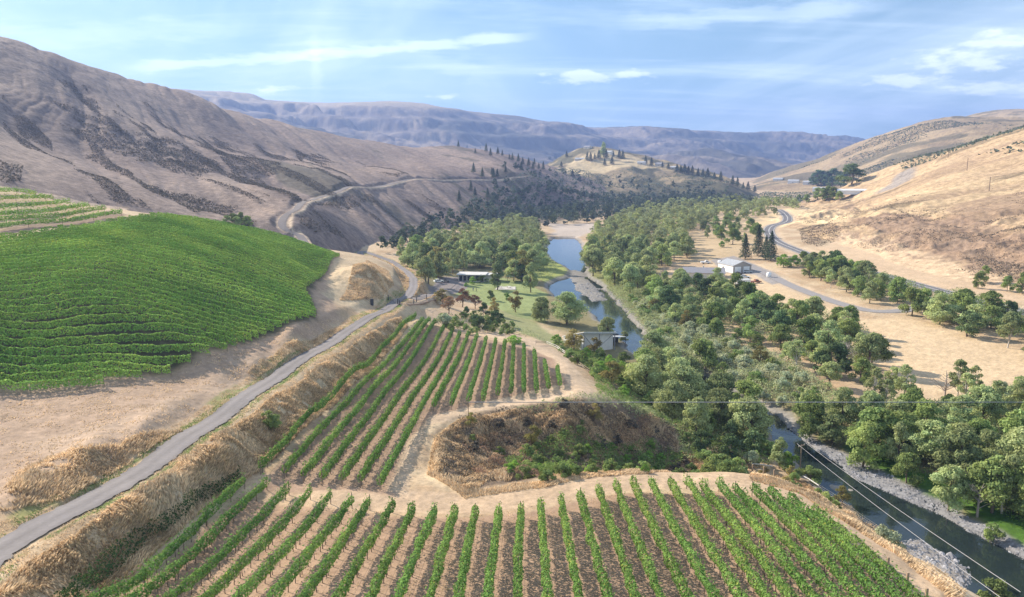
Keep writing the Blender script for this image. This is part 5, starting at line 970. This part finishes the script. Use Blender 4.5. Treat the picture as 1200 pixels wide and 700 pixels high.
def gable_house(name, cat, label, x, y, rz, w, l, h, rise, wallm, roofm, doors=(), wins=(), group=None, chimney=False, gablem=None):
    """doors / wins: (face, along, width, z0, z1); faces: f = front gable (-y), b, l, r"""
    z = float(min(hgt(x+dx, y+dy) for dx in (-w/3, 0, w/3) for dy in (-l/3, 0, l/3))); e = link(name, None, None, (x, y, z), rz, label, cat, group)
    v = [(-w/2, -l/2, -1), (w/2, -l/2, -1), (w/2, l/2, -1), (-w/2, l/2, -1), (-w/2, -l/2, h), (w/2, -l/2, h), (w/2, l/2, h), (-w/2, l/2, h), (0, -l/2, h+rise), (0, l/2, h+rise)]
    q = [(0, 1, 5, 4), (1, 2, 6, 5), (2, 3, 7, 6), (3, 0, 4, 7)]; me = bpy.data.meshes.new('wall'); me.from_pydata(v, [], q+[(4, 5, 8), (6, 7, 9)]); me.materials.append(wallm)
    if gablem: me.materials.append(gablem); me.polygons[0].material_index = 1; me.polygons[4].material_index = 1
    link('wall', me, e); r = link('roof', prism_gable('roof', w, l, 0, h+.02, h+rise+.02, roofm, .35), e)
    if chimney: link('chimney', boxes('chimney', [(w*.15, w*.15+.6, -.3, .3, h+rise*.3, h+rise+.7)], CONC), r)
    for kind, lst, m, dp in (('door', doors, WHITE, .06), ('window', wins, GLASS, .05)):
        for face, al, ww, a, b in lst:
            if face in 'fb': s = -1 if face == 'f' else 1; bx = (al-ww/2, al+ww/2, min(s*l/2, s*(l/2+dp)), max(s*l/2, s*(l/2+dp)), a, b); fr = (al-ww/2-.12, al+ww/2+.12, min(s*l/2, s*(l/2+dp*.6)), max(s*l/2, s*(l/2+dp*.6)), a-.1, b+.12)
            else: s = -1 if face == 'l' else 1; bx = (min(s*w/2, s*(w/2+dp)), max(s*w/2, s*(w/2+dp)), al-ww/2, al+ww/2, a, b); fr = (min(s*w/2, s*(w/2+dp*.6)), max(s*w/2, s*(w/2+dp*.6)), al-ww/2-.12, al+ww/2+.12, a-.1, b+.12)
            o = link(kind, boxes(kind, [bx], m), e); link('frame', boxes('frame', [fr], DARKM if kind == 'door' else WHITEW), o)
    return e
bx, by = cast(864, 319); bz = math.radians(-14)
gable_house('barn', 'barn', 'white metal barn with grey gable roof and two big garage doors in the gravel yard', bx, by+5, math.radians(18), 10.5, 13, 3.6, 1.9, WHITE, ROOFG, [('f', -2.5, 3.6, 0, 3.1), ('f', 2.4, 3.6, 0, 3.1)], [('l', 2, 1, 1.3, 2.2)], gablem=TAN)
bn = bpy.data.objects['barn']; rf = [o for o in bn.children if o.name.startswith('roof')][0]
sm_ = []
for s in (-1, 1):
    for k in range(12):
        yy = -6.4+k*1.16; sm_.append(([(s*.05, yy, 5.72), (s*5.5, yy, 3.70)], [.05, .05]))
link('seam', tubes_mesh('seam', sm_, WHITE, 4), rf)
link('apron', boxes('apron', [(-6, 8, -10.4, -6.6, -.4, .12)], CONC), bpy.data.objects['barn'])
hx, hy = cast(826, 326); gable_house('house', 'house', 'long low house with grey shingle roof showing above the trees left of the barn', hx, hy+3, math.radians(80), 9, 19, 2.9, 1.9, WALLC, SHING, [('r', 0, 1, 0, 2)], [('r', 5, 1.6, 1, 2), ('r', -5, 1.6, 1, 2), ('l', 4, 1.6, 1, 2)], chimney=True)
# flat-roofed house
x, y = cast(553, 331); z = float(hgt(x, y)); e = link('flat_roofed_house', None, None, (x, y+6, z), math.radians(-6), 'low modern house with white flat roof beside the lawn and grove', 'house')
link('wall', boxes('wall', [(-6, 6, -4, 4, -1, 3.1), (6.003, 12, -1, 5, -1, 2.7)], WALLC), e)
link('roof', boxes('roof', [(-6.9, 6.9, -5, 4.8, 3.1, 3.4), (6.903, 12.8, -1.8, 5.6, 2.7, 2.95)], mat('white_flat_roof', (.55, .53, .51), .8, noise=(.5, .08))), e)
for k in range(5): link('window', boxes('window', [(-5.6+k*1.9, -4.1+k*1.9, -4.06, -4, .4, 2.8)], GLASS), e)
link('door', boxes('door', [(4.3, 5.4, -4.07, -4, 0, 2.2)], DARKM), e)
x, y = cast(606, 330); z = float(hgt(x, y)); e = link('patio_shelter', None, None, (x, y, z), 0, 'small dark-roofed wooden shelter in the shade at the end of the lawn', 'shelter')
link('roof', boxes('roof', [(-5, 5, -3, 3, 2.7, 2.9)], SHING), e)
for sx in (-4.6, 4.6):
    for sy in (-2.7, 2.7): link('post', boxes('post', [(sx-.1, sx+.1, sy-.1, sy+.1, -.3, 2.7)], WOOD), e)
x, y = cast(591, 338); z = float(hgt(x, y)); link('patio', boxes('patio', [(x-5, x+5, y-4, y+4, z-.6, z+.12)], CONC), kind='structure')
def picnic_table(x, y, rz, label):
    z = float(hgt(x, y))+.12; e = link('picnic_table', None, None, (x, y, z), rz, label, 'table', None)
    link('table_top', boxes('table_top', [(-1, 1, -.4, .4, .72, .78)], WHITEW), e)
    for s in (-1, 1):
        link('bench', boxes('bench', [(-1, 1, s*.75-.14, s*.75+.14, .42, .46)], WHITEW), e); link('leg', boxes('leg', [(s*.7-.04, s*.7+.04, -.75, .75, .38, .42), (s*.7-.04, s*.7+.04, -.35, -.25, 0, .72), (s*.7-.04, s*.7+.04, .25, .35, 0, .72)], WOOD), e)
picnic_table(x-2, y, .3, 'white picnic table on the left half of the patio'); picnic_table(x+2, y+.5, -.4, 'white picnic table on the right half of the patio')
# metal shed: open pole barn with one white side, leaning over the river bank
x, y = cast(693, 408); z = float(hgt(x, y)); e = link('metal_shed', None, None, (x, y, z), math.radians(34), 'open-sided white metal shed with dark braces on the river bank', 'shed', scale=1.22)
def quadslab(name, pts, m, t=.08):
    p = np.array(pts, float); n = np.cross(p[1]-p[0], p[3]-p[0]); n /= np.linalg.norm(n); return new_mesh(name, np.vstack([p, p+n*t]), np.vstack([BOXF]), m)
w = link('side_wall', quadslab('side_wall', [(-5.2, -3, -.5), (-5.2, 4.5, -.5), (-5.2, 4.5, 2.65), (-4.9, -3, 4.9)], WHITE), e)
for k in range(4): link('vent', boxes('vent', [(-5.34, -5.26, -.6+k*.95, -.1+k*.95, 3.0, 3.3)], DARKM), w)
link('roof', quadslab('roof', [(-5.3, -3.4, 5.2), (5.2, -3.4, 3.9), (5.2, 5, 1.6), (-5.3, 5, 2.6)], WHITE, .14), e)
link('back_wall', quadslab('back_wall', [(-5, -2.2, -.5), (5, -2.2, -.5), (5, -2.2, 3.5), (-5, -2.2, 4.8)], mat('grey_sheet_metal', (.74, .71, .70), .6, noise=(1.2, .08))), e)
for sx, hh in ((-4.9, 4.9), (0, 4.5), (4.9, 4.1)): link('post', boxes('post', [(sx-.09, sx+.09, -3.1, -2.9, -1, hh)], SHING), e)
link('beam', quadslab('beam', [(-5.1, -3.15, 4.68), (5.1, -3.15, 3.6), (5.1, -3.15, 3.85), (-5.1, -3.15, 4.95)], ROOFG, .1), e)
for a, b, c_, d_ in ((-4.9, 4.4, -2.0, 1.2), (.1, 1.0, 4.8, 3.8), (-4.0, .6, -1.2, 1.3)): link('brace', tubes_mesh('brace', [([(a, -3, b), (c_, -3, d_)], [.05, .05])], DARKM, 4), e)
x2, y2 = cast(714, 404); z2 = float(hgt(x2, y2)); e2 = link('lean_to', None, None, (x2, y2, z2), math.radians(18), 'low white-roofed lean-to with dark open front at the right of the metal shed', 'lean-to')
link('roof', quadslab('roof', [(-3, -2.5, 3.1), (4.5, -2.5, 2.6), (4.5, 3, 1.9), (-3, 3, 2.2)], ROOFG, .12), e2)
link('back_wall', boxes('back_wall', [(-2.9, 4.4, 2.7, 2.8, -1, 2.6)], DARKM), e2)
for sx in (-2.8, .8, 4.3): link('post', boxes('post', [(sx-.08, sx+.08, -2.4, -2.24, -1.5, 2.6)], DARKM), e2)
# vehicles
CARM = {}
def car(px, py, rz, colr, label, kind='car', name='parked_car'):
    x, y = cast(px, py); z = float(hgt(x, y)); m = mat('car_paint_%s' % kind+str(colr[0]), colr, .3, spec=.5); e = link(name, None, None, (x, y, z), rz, label, 'car' if kind == 'car' else 'truck', 'vehicles in the gravel yard')
    def prof(name, sec, w, m, par, tap=.0):
        n = len(sec); v = [(a, -w/2+(tap if b > .95 else 0), b) for a, b in sec]+[(a, w/2-(tap if b > .95 else 0), b) for a, b in sec]; me = bpy.data.meshes.new(name)
        me.from_pydata(v, [], [tuple(range(n)), tuple(range(2*n-1, n-1, -1))]+[(i, i+n, (i+1) % n+n, (i+1) % n) for i in range(n)]); me.materials.append(m); return link(name, me, par)
    if kind == 'car':
        prof('body', [(-2.2, .35), (-2.25, .75), (-1.9, .92), (-1.1, .97), (1.0, .95), (1.9, .85), (2.2, .7), (2.2, .35)], 1.75, m, e); prof('cabin', [(-1.75, .96), (-1.2, 1.42), (.3, 1.45), (1.05, .96)], 1.6, GLASS, e, .12); prof('roof', [(-1.2, 1.42), (-1.1, 1.47), (.2, 1.5), (.32, 1.45)], 1.38, m, e)
    else:
        prof('body', [(-2.7, .5), (-2.7, 1.05), (2.0, 1.08), (2.6, .95), (2.65, .5)], 1.9, m, e); prof('cabin', [(-.4, 1.07), (-.3, 1.75), (1.0, 1.75), (1.6, 1.07)], 1.7, m, e, .1); prof('window', [(-.2, 1.12), (-.12, 1.68), (.95, 1.68), (1.45, 1.12)], 1.74, GLASS, e, .1)
    for sx in (-1.4, 1.4):
        for sy in (-.82, .82):
            a = np.linspace(0, 2*math.pi, 15)[:-1]; v = [(sx+.33*math.cos(t), sy-.1, .33+.33*math.sin(t)) for t in a]+[(sx+.33*math.cos(t), sy+.1, .33+.33*math.sin(t)) for t in a]; me = bpy.data.meshes.new('wheel'); me.from_pydata(v, [], [tuple(range(14)), tuple(range(27, 13, -1))]+[(i, i+14, (i+1) % 14+14, (i+1) % 14) for i in range(14)]); me.materials.append(RUB); link('wheel', me, e)
    for sy in (-.6, .6): link('headlight', boxes('headlight', [(2.18 if kind == 'car' else 2.6, 2.24 if kind == 'car' else 2.68, sy-.15, sy+.15, .62, .76)], WHITE), e)
    return e
car(862, 317, .3, (.75, .76, .78), 'white pickup parked in front of the left barn door', 'pickup', 'pickup_truck')
car(876, 320, -.1, (.45, .5, .55), 'grey car parked right of the barn doors'); car(865, 322, .1, (.10, .10, .12), 'dark car parked beside the white pickup')
car(873, 326, -.05, (.70, .76, .82), 'light silver-blue sedan parked alone on the gravel yard'); car(885, 332, .2, (.30, .12, .07), 'rusty red pickup at the lower edge of the gravel yard', 'pickup', 'pickup_truck')
car(514, 331, .4, (.78, .78, .76), 'white car parked beside the flat-roofed house'); car(521, 331, .4, (.25, .22, .2), 'dark car parked right of the white car by the house')
car(827, 309, 0, (.72, .72, .72), 'white truck with load on the pale field left of the barn', 'pickup', 'pickup_truck')
def trailer(px, py, rz, l, h, label):
    x, y = cast(px, py); z = float(hgt(x, y)); e = link('trailer', None, None, (x, y, z), rz, label, 'trailer'); link('body', boxes('body', [(-l/2, l/2, -1.1, 1.1, .5, h)], WHITE), e); link('window', boxes('window', [(-.6, .5, -1.14, -1.1, 1.3, 1.9)], GLASS), e); link('drawbar', boxes('drawbar', [(l/2, l/2+1.2, -.06, .06, .5, .6)], DARKM), e)
    for s in (-1, 1): link('wheel', tubes_mesh('wheel', [([(0, s*1.0-.1, .35), (0, s*1.0+.1, .35)], [.35, .35])], RUB, 12), e)
trailer(870, 334, .2, 6.5, 2.6, 'white box trailer half hidden behind the trees below the yard'); trailer(845, 309, .1, 3, 1.6, 'small white trailer on the pale field beside the barn')
x, y = cast(901, 325); link('white_tank', tubes_mesh('white_tank', [([(0, 0, 0), (0, 0, .1), (0, 0, 2.0), (0, 0, 2.4)], [1.0, 1.1, 1.1, .3])], WHITE, 16), None, (x, y, float(hgt(x, y))), label='white upright water tank beside the driveway', cat='tank')
# small buildings far off
def cottage(px, py, rz, w, l, h, label, roofm=ROOFG, wallm=WALLC, group=None):
    x, y = cast(px, py); gable_house('house', 'house', label, x, y, rz, w, l, h, h*.45, wallm, roofm, [('f', 0, 1.2, 0, 2.2)], [('l', 0, 1.6, 1, 2.2), ('r', 0, 1.6, 1, 2.2), ('f', w*.3, 1.4, 1, 2.2)], group)
BLUEG = mat('blue_grey_wall', (.40, .50, .62), .7)
cottage(926, 241, 1.2, 6, 10, 3.2, 'small blue and white building alone on the pale field', WHITE, BLUEG)
cottage(681, 186.5, 1.3, 9, 22, 3.5, 'long white farmhouse on the left slope of the knoll')
cottage(689, 173.5, .8, 10, 14, 4, 'house at the very top of the knoll left of the poplar', SHING)
cottage(714, 180, .8, 10, 16, 5, 'white house between the trees on the knoll top')
cottage(752, 192.5, 1.2, 9, 14, 4, 'house at the right end of the knoll field', ROOFG); cottage(773, 194, 1.0, 9, 14, 5, 'pale house on the knoll ridge among conifers', SHING)
cottage(790, 198, .9, 9, 12, 4, 'white house on the descending knoll ridge')
for px, py, lab in [(930, 214, 'white building low on the far right hill, left end'), (948, 216, 'small pale house in front of the far grove'), (960, 223, 'white house at the foot of the far grove'), (971, 204, 'white house above the far grove'), (912, 211, 'pale farm building on the far right slope')]:
    cottage(px, py, 1.0, 11, 20, 5, lab, ROOFG, WHITE)
cottage(1008, 225.5, 1.45, 8, 45, 3, 'long white greenhouse roof at the foot of the right hill', WHITE, WHITE)
# vineyard fence along the right edge of the near terrace
FP = casts([(848, 551), (868, 552), (881, 551), (893, 552), (905, 554), (918, 556), (930, 560), (947, 569), (959, 577), (975, 587), (992, 600), (1010, 614), (1031, 628), (1053, 646), (1077, 666), (1101, 684), (1124, 702), (1150, 724)], .0)
e = link('wire_fence', None, None, (FP[8][0], FP[8][1], float(hgt(*FP[8]))), 0, 'wooden post and wire fence along the right edge of the near terrace', 'fence'); o = np.array(e.location)
fz = hgt(FP[:, 0], FP[:, 1])
for i, (x, y) in enumerate(FP): link('post', tubes_mesh('post', [([(0, 0, -.4), (0, 0, 1.55)], [.09, .08])], POSTW, 6) if i == 0 else bpy.data.meshes['post.001' if 'post.001' in bpy.data.meshes else 'post'], e, (x-o[0], y-o[1], fz[i]-o[2]-.02))
for hh in (.35, .7, 1.05, 1.4):
    w = np.stack([FP[:, 0]-o[0], FP[:, 1]-o[1], fz+hh-o[2]], 1); link('wire', tubes_mesh('wire', [(w, [.012]*len(w))], mat('fence_wire', (.45, .42, .4), .5), 4), e)
for i in (2, 3, 6, 7): a = np.array([FP[i][0]-o[0], FP[i][1]-o[1], fz[i]+1.25-o[2]]); b = np.array([FP[i+1][0]-o[0], FP[i+1][1]-o[1], fz[i+1]+1.25-o[2]]); link('rail', tubes_mesh('rail', [([a, b], [.07, .07])], WHITEW, 6), e)
# low wooden fence along the right rim of the middle terrace
FQ = casts([(628, 404), (640, 404), (652, 409), (662, 416), (672, 423), (681, 431), (690, 437), (700, 443), (712, 451), (724, 459), (738, 466)], .0); fz = hgt(FQ[:, 0], FQ[:, 1])
e = link('rail_fence', None, None, (FQ[4][0], FQ[4][1], float(fz[4])), 0, 'low weathered rail fence along the right rim of the middle terrace', 'fence'); o = np.array(e.location)
for i, (x, y) in enumerate(FQ):
    link('post', POST_M, e, (x-o[0], y-o[1], fz[i]-o[2]-.8))
    if i < len(FQ)-1:
        for hh in (.55, 1.0): link('rail', tubes_mesh('rail', [([(FQ[i][0]-o[0], FQ[i][1]-o[1], fz[i]+hh-o[2]), (FQ[i+1][0]-o[0], FQ[i+1][1]-o[1], fz[i+1]+hh-o[2])], [.07, .07])], WHITEW if i in (1, 2, 9) else POSTW, 5), e)
# gates and stone wall at the road junction
def gate(pa, pb, label):
    a, b = np.array(cast(*pa)), np.array(cast(*pb)); za, zb = float(hgt(*a)), float(hgt(*b)); m = (a+b)/2; e = link('field_gate', None, None, (m[0], m[1], (za+zb)/2), 0, label, 'gate')
    for p, z in ((a, za), (b, zb)): link('gate_post', tubes_mesh('gate_post', [([(p[0]-m[0], p[1]-m[1], z-(za+zb)/2-.4), (p[0]-m[0], p[1]-m[1], z-(za+zb)/2+1.7)], [.14, .13])], DARKM, 8), e)
    for hh in (.35, .7, 1.05, 1.4): link('bar', tubes_mesh('bar', [([(a[0]-m[0], a[1]-m[1], za-(za+zb)/2+hh), (b[0]-m[0], b[1]-m[1], zb-(za+zb)/2+hh)], [.04, .04])], DARKM, 5), e)
gate((455, 352), (466, 357), 'dark metal gate at the left side of the road junction'); gate((468, 358), (485, 357), 'dark metal gate across the farm road at the junction'); gate((488, 354), (500, 351), 'dark metal gate at the side road below the junction')
a = casts([(436, 358), (430, 352), (420, 347)]); fz = hgt(a[:, 0], a[:, 1]); w = np.stack([a[:, 0]-a[1, 0], a[:, 1]-a[1, 1], fz-fz[1]], 1); e = link('corral_fence', None, None, (a[1, 0], a[1, 1], float(fz[1])), 0, 'short weathered wooden fence in front of the sandy mound', 'fence')
for i in range(3): link('post', POST_M, e, w[i]+np.array([0, 0, -.6]))
for i in range(2):
    for hh in (.5, 1.0): link('rail', tubes_mesh('rail', [([w[i]+[0, 0, hh], w[i+1]+[0, 0, hh]], [.06, .06])], POSTW, 5), e)
x, y = cast(436, 358); e = link('gate_box', boxes('gate_box', [(-.45, .45, -.3, .3, 0, 2.0)], DARKM), None, (x, y, float(hgt(x, y))), label='dark upright control box beside the road junction', cat='box')
wl = casts([(468, 357), (480, 358), (492, 357), (502, 354), (512, 351.5)]); fz = hgt(wl[:, 0], wl[:, 1]); link('stone_edging', tubes_mesh('stone_edging', [(np.stack([wl[:, 0]-wl[2, 0], wl[:, 1]-wl[2, 1], fz-fz[2]+.1], 1), [.35, .4, .38, .42, .3])], mat('field_stone', (.36, .25, .18), .9, noise=(3, .3)), 6), None, (wl[2, 0], wl[2, 1], float(fz[2])), label='low brown stone wall edging the dirt corner at the junction', cat='wall')
# power pole with two lines leaving to the lower right
x, y = cast(937, 556, 0); z = float(hgt(x, y)); e = link('power_pole', None, None, (x, y, z), .6, 'weathered wooden power pole with crossarm at the fence corner', 'power pole'); PH = 38+pixut(937, 521)[1]*y-z
link('pole', tubes_mesh('pole', [([(0, 0, -.5), (0, 0, PH)], [.15, .10])], POSTW, 8), e); link('crossarm', boxes('crossarm', [(-.9, .9, -.06, .06, PH-.35, PH-.2)], POSTW), e)
for s in (-.8, .8): link('insulator', tubes_mesh('insulator', [([(s, 0, PH-.2), (s, 0, PH)], [.05, .04])], WHITE, 6), e)
CW = mat('aluminium_cable', (.40, .39, .40), .5)
def cable(p3, q3, sag, rad, label, name='power_line'):
    t = np.linspace(0, 1, 40)[:, None]; p3 = np.array(p3); q3 = np.array(q3); w = p3*(1-t)+q3*t; w[:, 2] -= sag*4*(t[:, 0]*(1-t[:, 0])); o = w[0].copy()
    link(name, tubes_mesh(name, [(w-o, [rad]*40)], CW, 5), None, tuple(o), label=label, cat='power line')
def p3(px, py, Y): u, t = pixut(px, py); return (u*Y, Y, ZC+t*Y)
cable(p3(934, 520, y), p3(1172, 700, 62), .3, .028, 'left of the two power lines running down from the pole over the river'); cable(p3(944, 519, y), p3(1196, 694, 62), .3, .028, 'right of the two power lines running down from the pole over the river')
# cable strung level across the valley, from the bush on the ravine rim
x, y = cast(549, 498); z = float(hgt(x, y)); zt = ZC+pixut(549, 471.5)[1]*y; e = link('cable_pole', tubes_mesh('cable_pole', [([(0, 0, -.4), (0, 0, zt-z+.1)], [.07, .06])], POSTW, 6), None, (x, y, z), label='thin wooden pole in the bush on the ravine rim holding the long cable', cat='pole')
cable((x, y, zt), p3(1290, 471.5, 150), 0.0, .07, 'long grey cable strung level across the right half of the valley')
# utility poles on the right hill
for i, (px, py, hp, lab) in enumerate([(1159, 224, 19, 'nearest of the three utility poles on the straw-coloured right hill'), (1133, 200, 17, 'middle one of the utility poles on the right hill'), (1111, 185, 13, 'farthest and smallest of the utility poles on the right hill')]):
    x, y = cast(px, py); h = hp*y/F*.85; e = link('utility_pole', None, None, (x, y, float(hgt(x, y))), 1.0, lab, 'utility pole'); link('pole', tubes_mesh('pole', [([(0, 0, -.5), (0, 0, h)], [.28, .2])], POSTW, 6), e); link('crossarm', boxes('crossarm', [(-1.5, 1.5, -.12, .12, h-1.0, h-.75)], POSTW), e)
# two people on the lawn
def person(x, y, rz, shirt, label):
    z = float(hgt(x, y)); me = bpy.data.meshes.new('person')
    J = [(0, 0, .95), (0, 0, 1.2), (0, 0, 1.42), (0, 0, 1.52), (0, .01, 1.66), (.2, 0, 1.4), (.27, .03, 1.12), (.25, .14, .88), (-.2, 0, 1.4), (-.27, 0, 1.12), (-.26, .06, .86), (.1, 0, .9), (.12, .02, .5), (.12, 0, .08), (.13, .14, .04), (-.1, 0, .9), (-.12, .08, .5), (-.12, .0, .08), (-.13, .14, .04)]
    E = [(0, 1), (1, 2), (2, 3), (3, 4), (2, 5), (5, 6), (6, 7), (2, 8), (8, 9), (9, 10), (0, 11), (11, 12), (12, 13), (13, 14), (0, 15), (15, 16), (16, 17), (17, 18)]; R = [.14, .13, .15, .06, .11, .07, .05, .035, .07, .05, .035, .09, .065, .045, .04, .09, .065, .045, .04]
    me.from_pydata(J, E, []); o = link('person', me, None, (x, y, z), rz, label, 'person'); sk = o.modifiers.new('skin', 'SKIN')
    for i, r in enumerate(R): me.skin_vertices[0].data[i].radius = (r, r)
    me.skin_vertices[0].data[0].use_root = True; o.modifiers.new('sub', 'SUBSURF').levels = 1; dg = bpy.context.evaluated_depsgraph_get(); m2 = bpy.data.meshes.new_from_object(o.evaluated_get(dg)); o.modifiers.clear(); o.data = m2
    for c_ in (shirt, (.07, .08, .12), (.55, .36, .27), (.06, .04, .03)): m2.materials.append(mat('cloth%.2f%.2f' % (c_[0], c_[2]), c_, .9))
    for pl in m2.polygons:
        c_ = pl.center; pl.material_index = 3 if c_.z > 1.68 else 2 if c_.z > 1.5 or (abs(c_.x) > .2 and c_.z < 1.15 and c_.z > .8) else 0 if c_.z > .95 else 1; pl.use_smooth = True
x, y = cast(554.5, 341.5); person(x, y, .5, (.12, .16, .30), 'person in a blue top standing on the lawn, left of the pair'); person(x+1.3, y+.2, -1.9, (.20, .14, .12), 'person in a brown top standing on the lawn, right of the pair')
print('objects', len(S.objects))
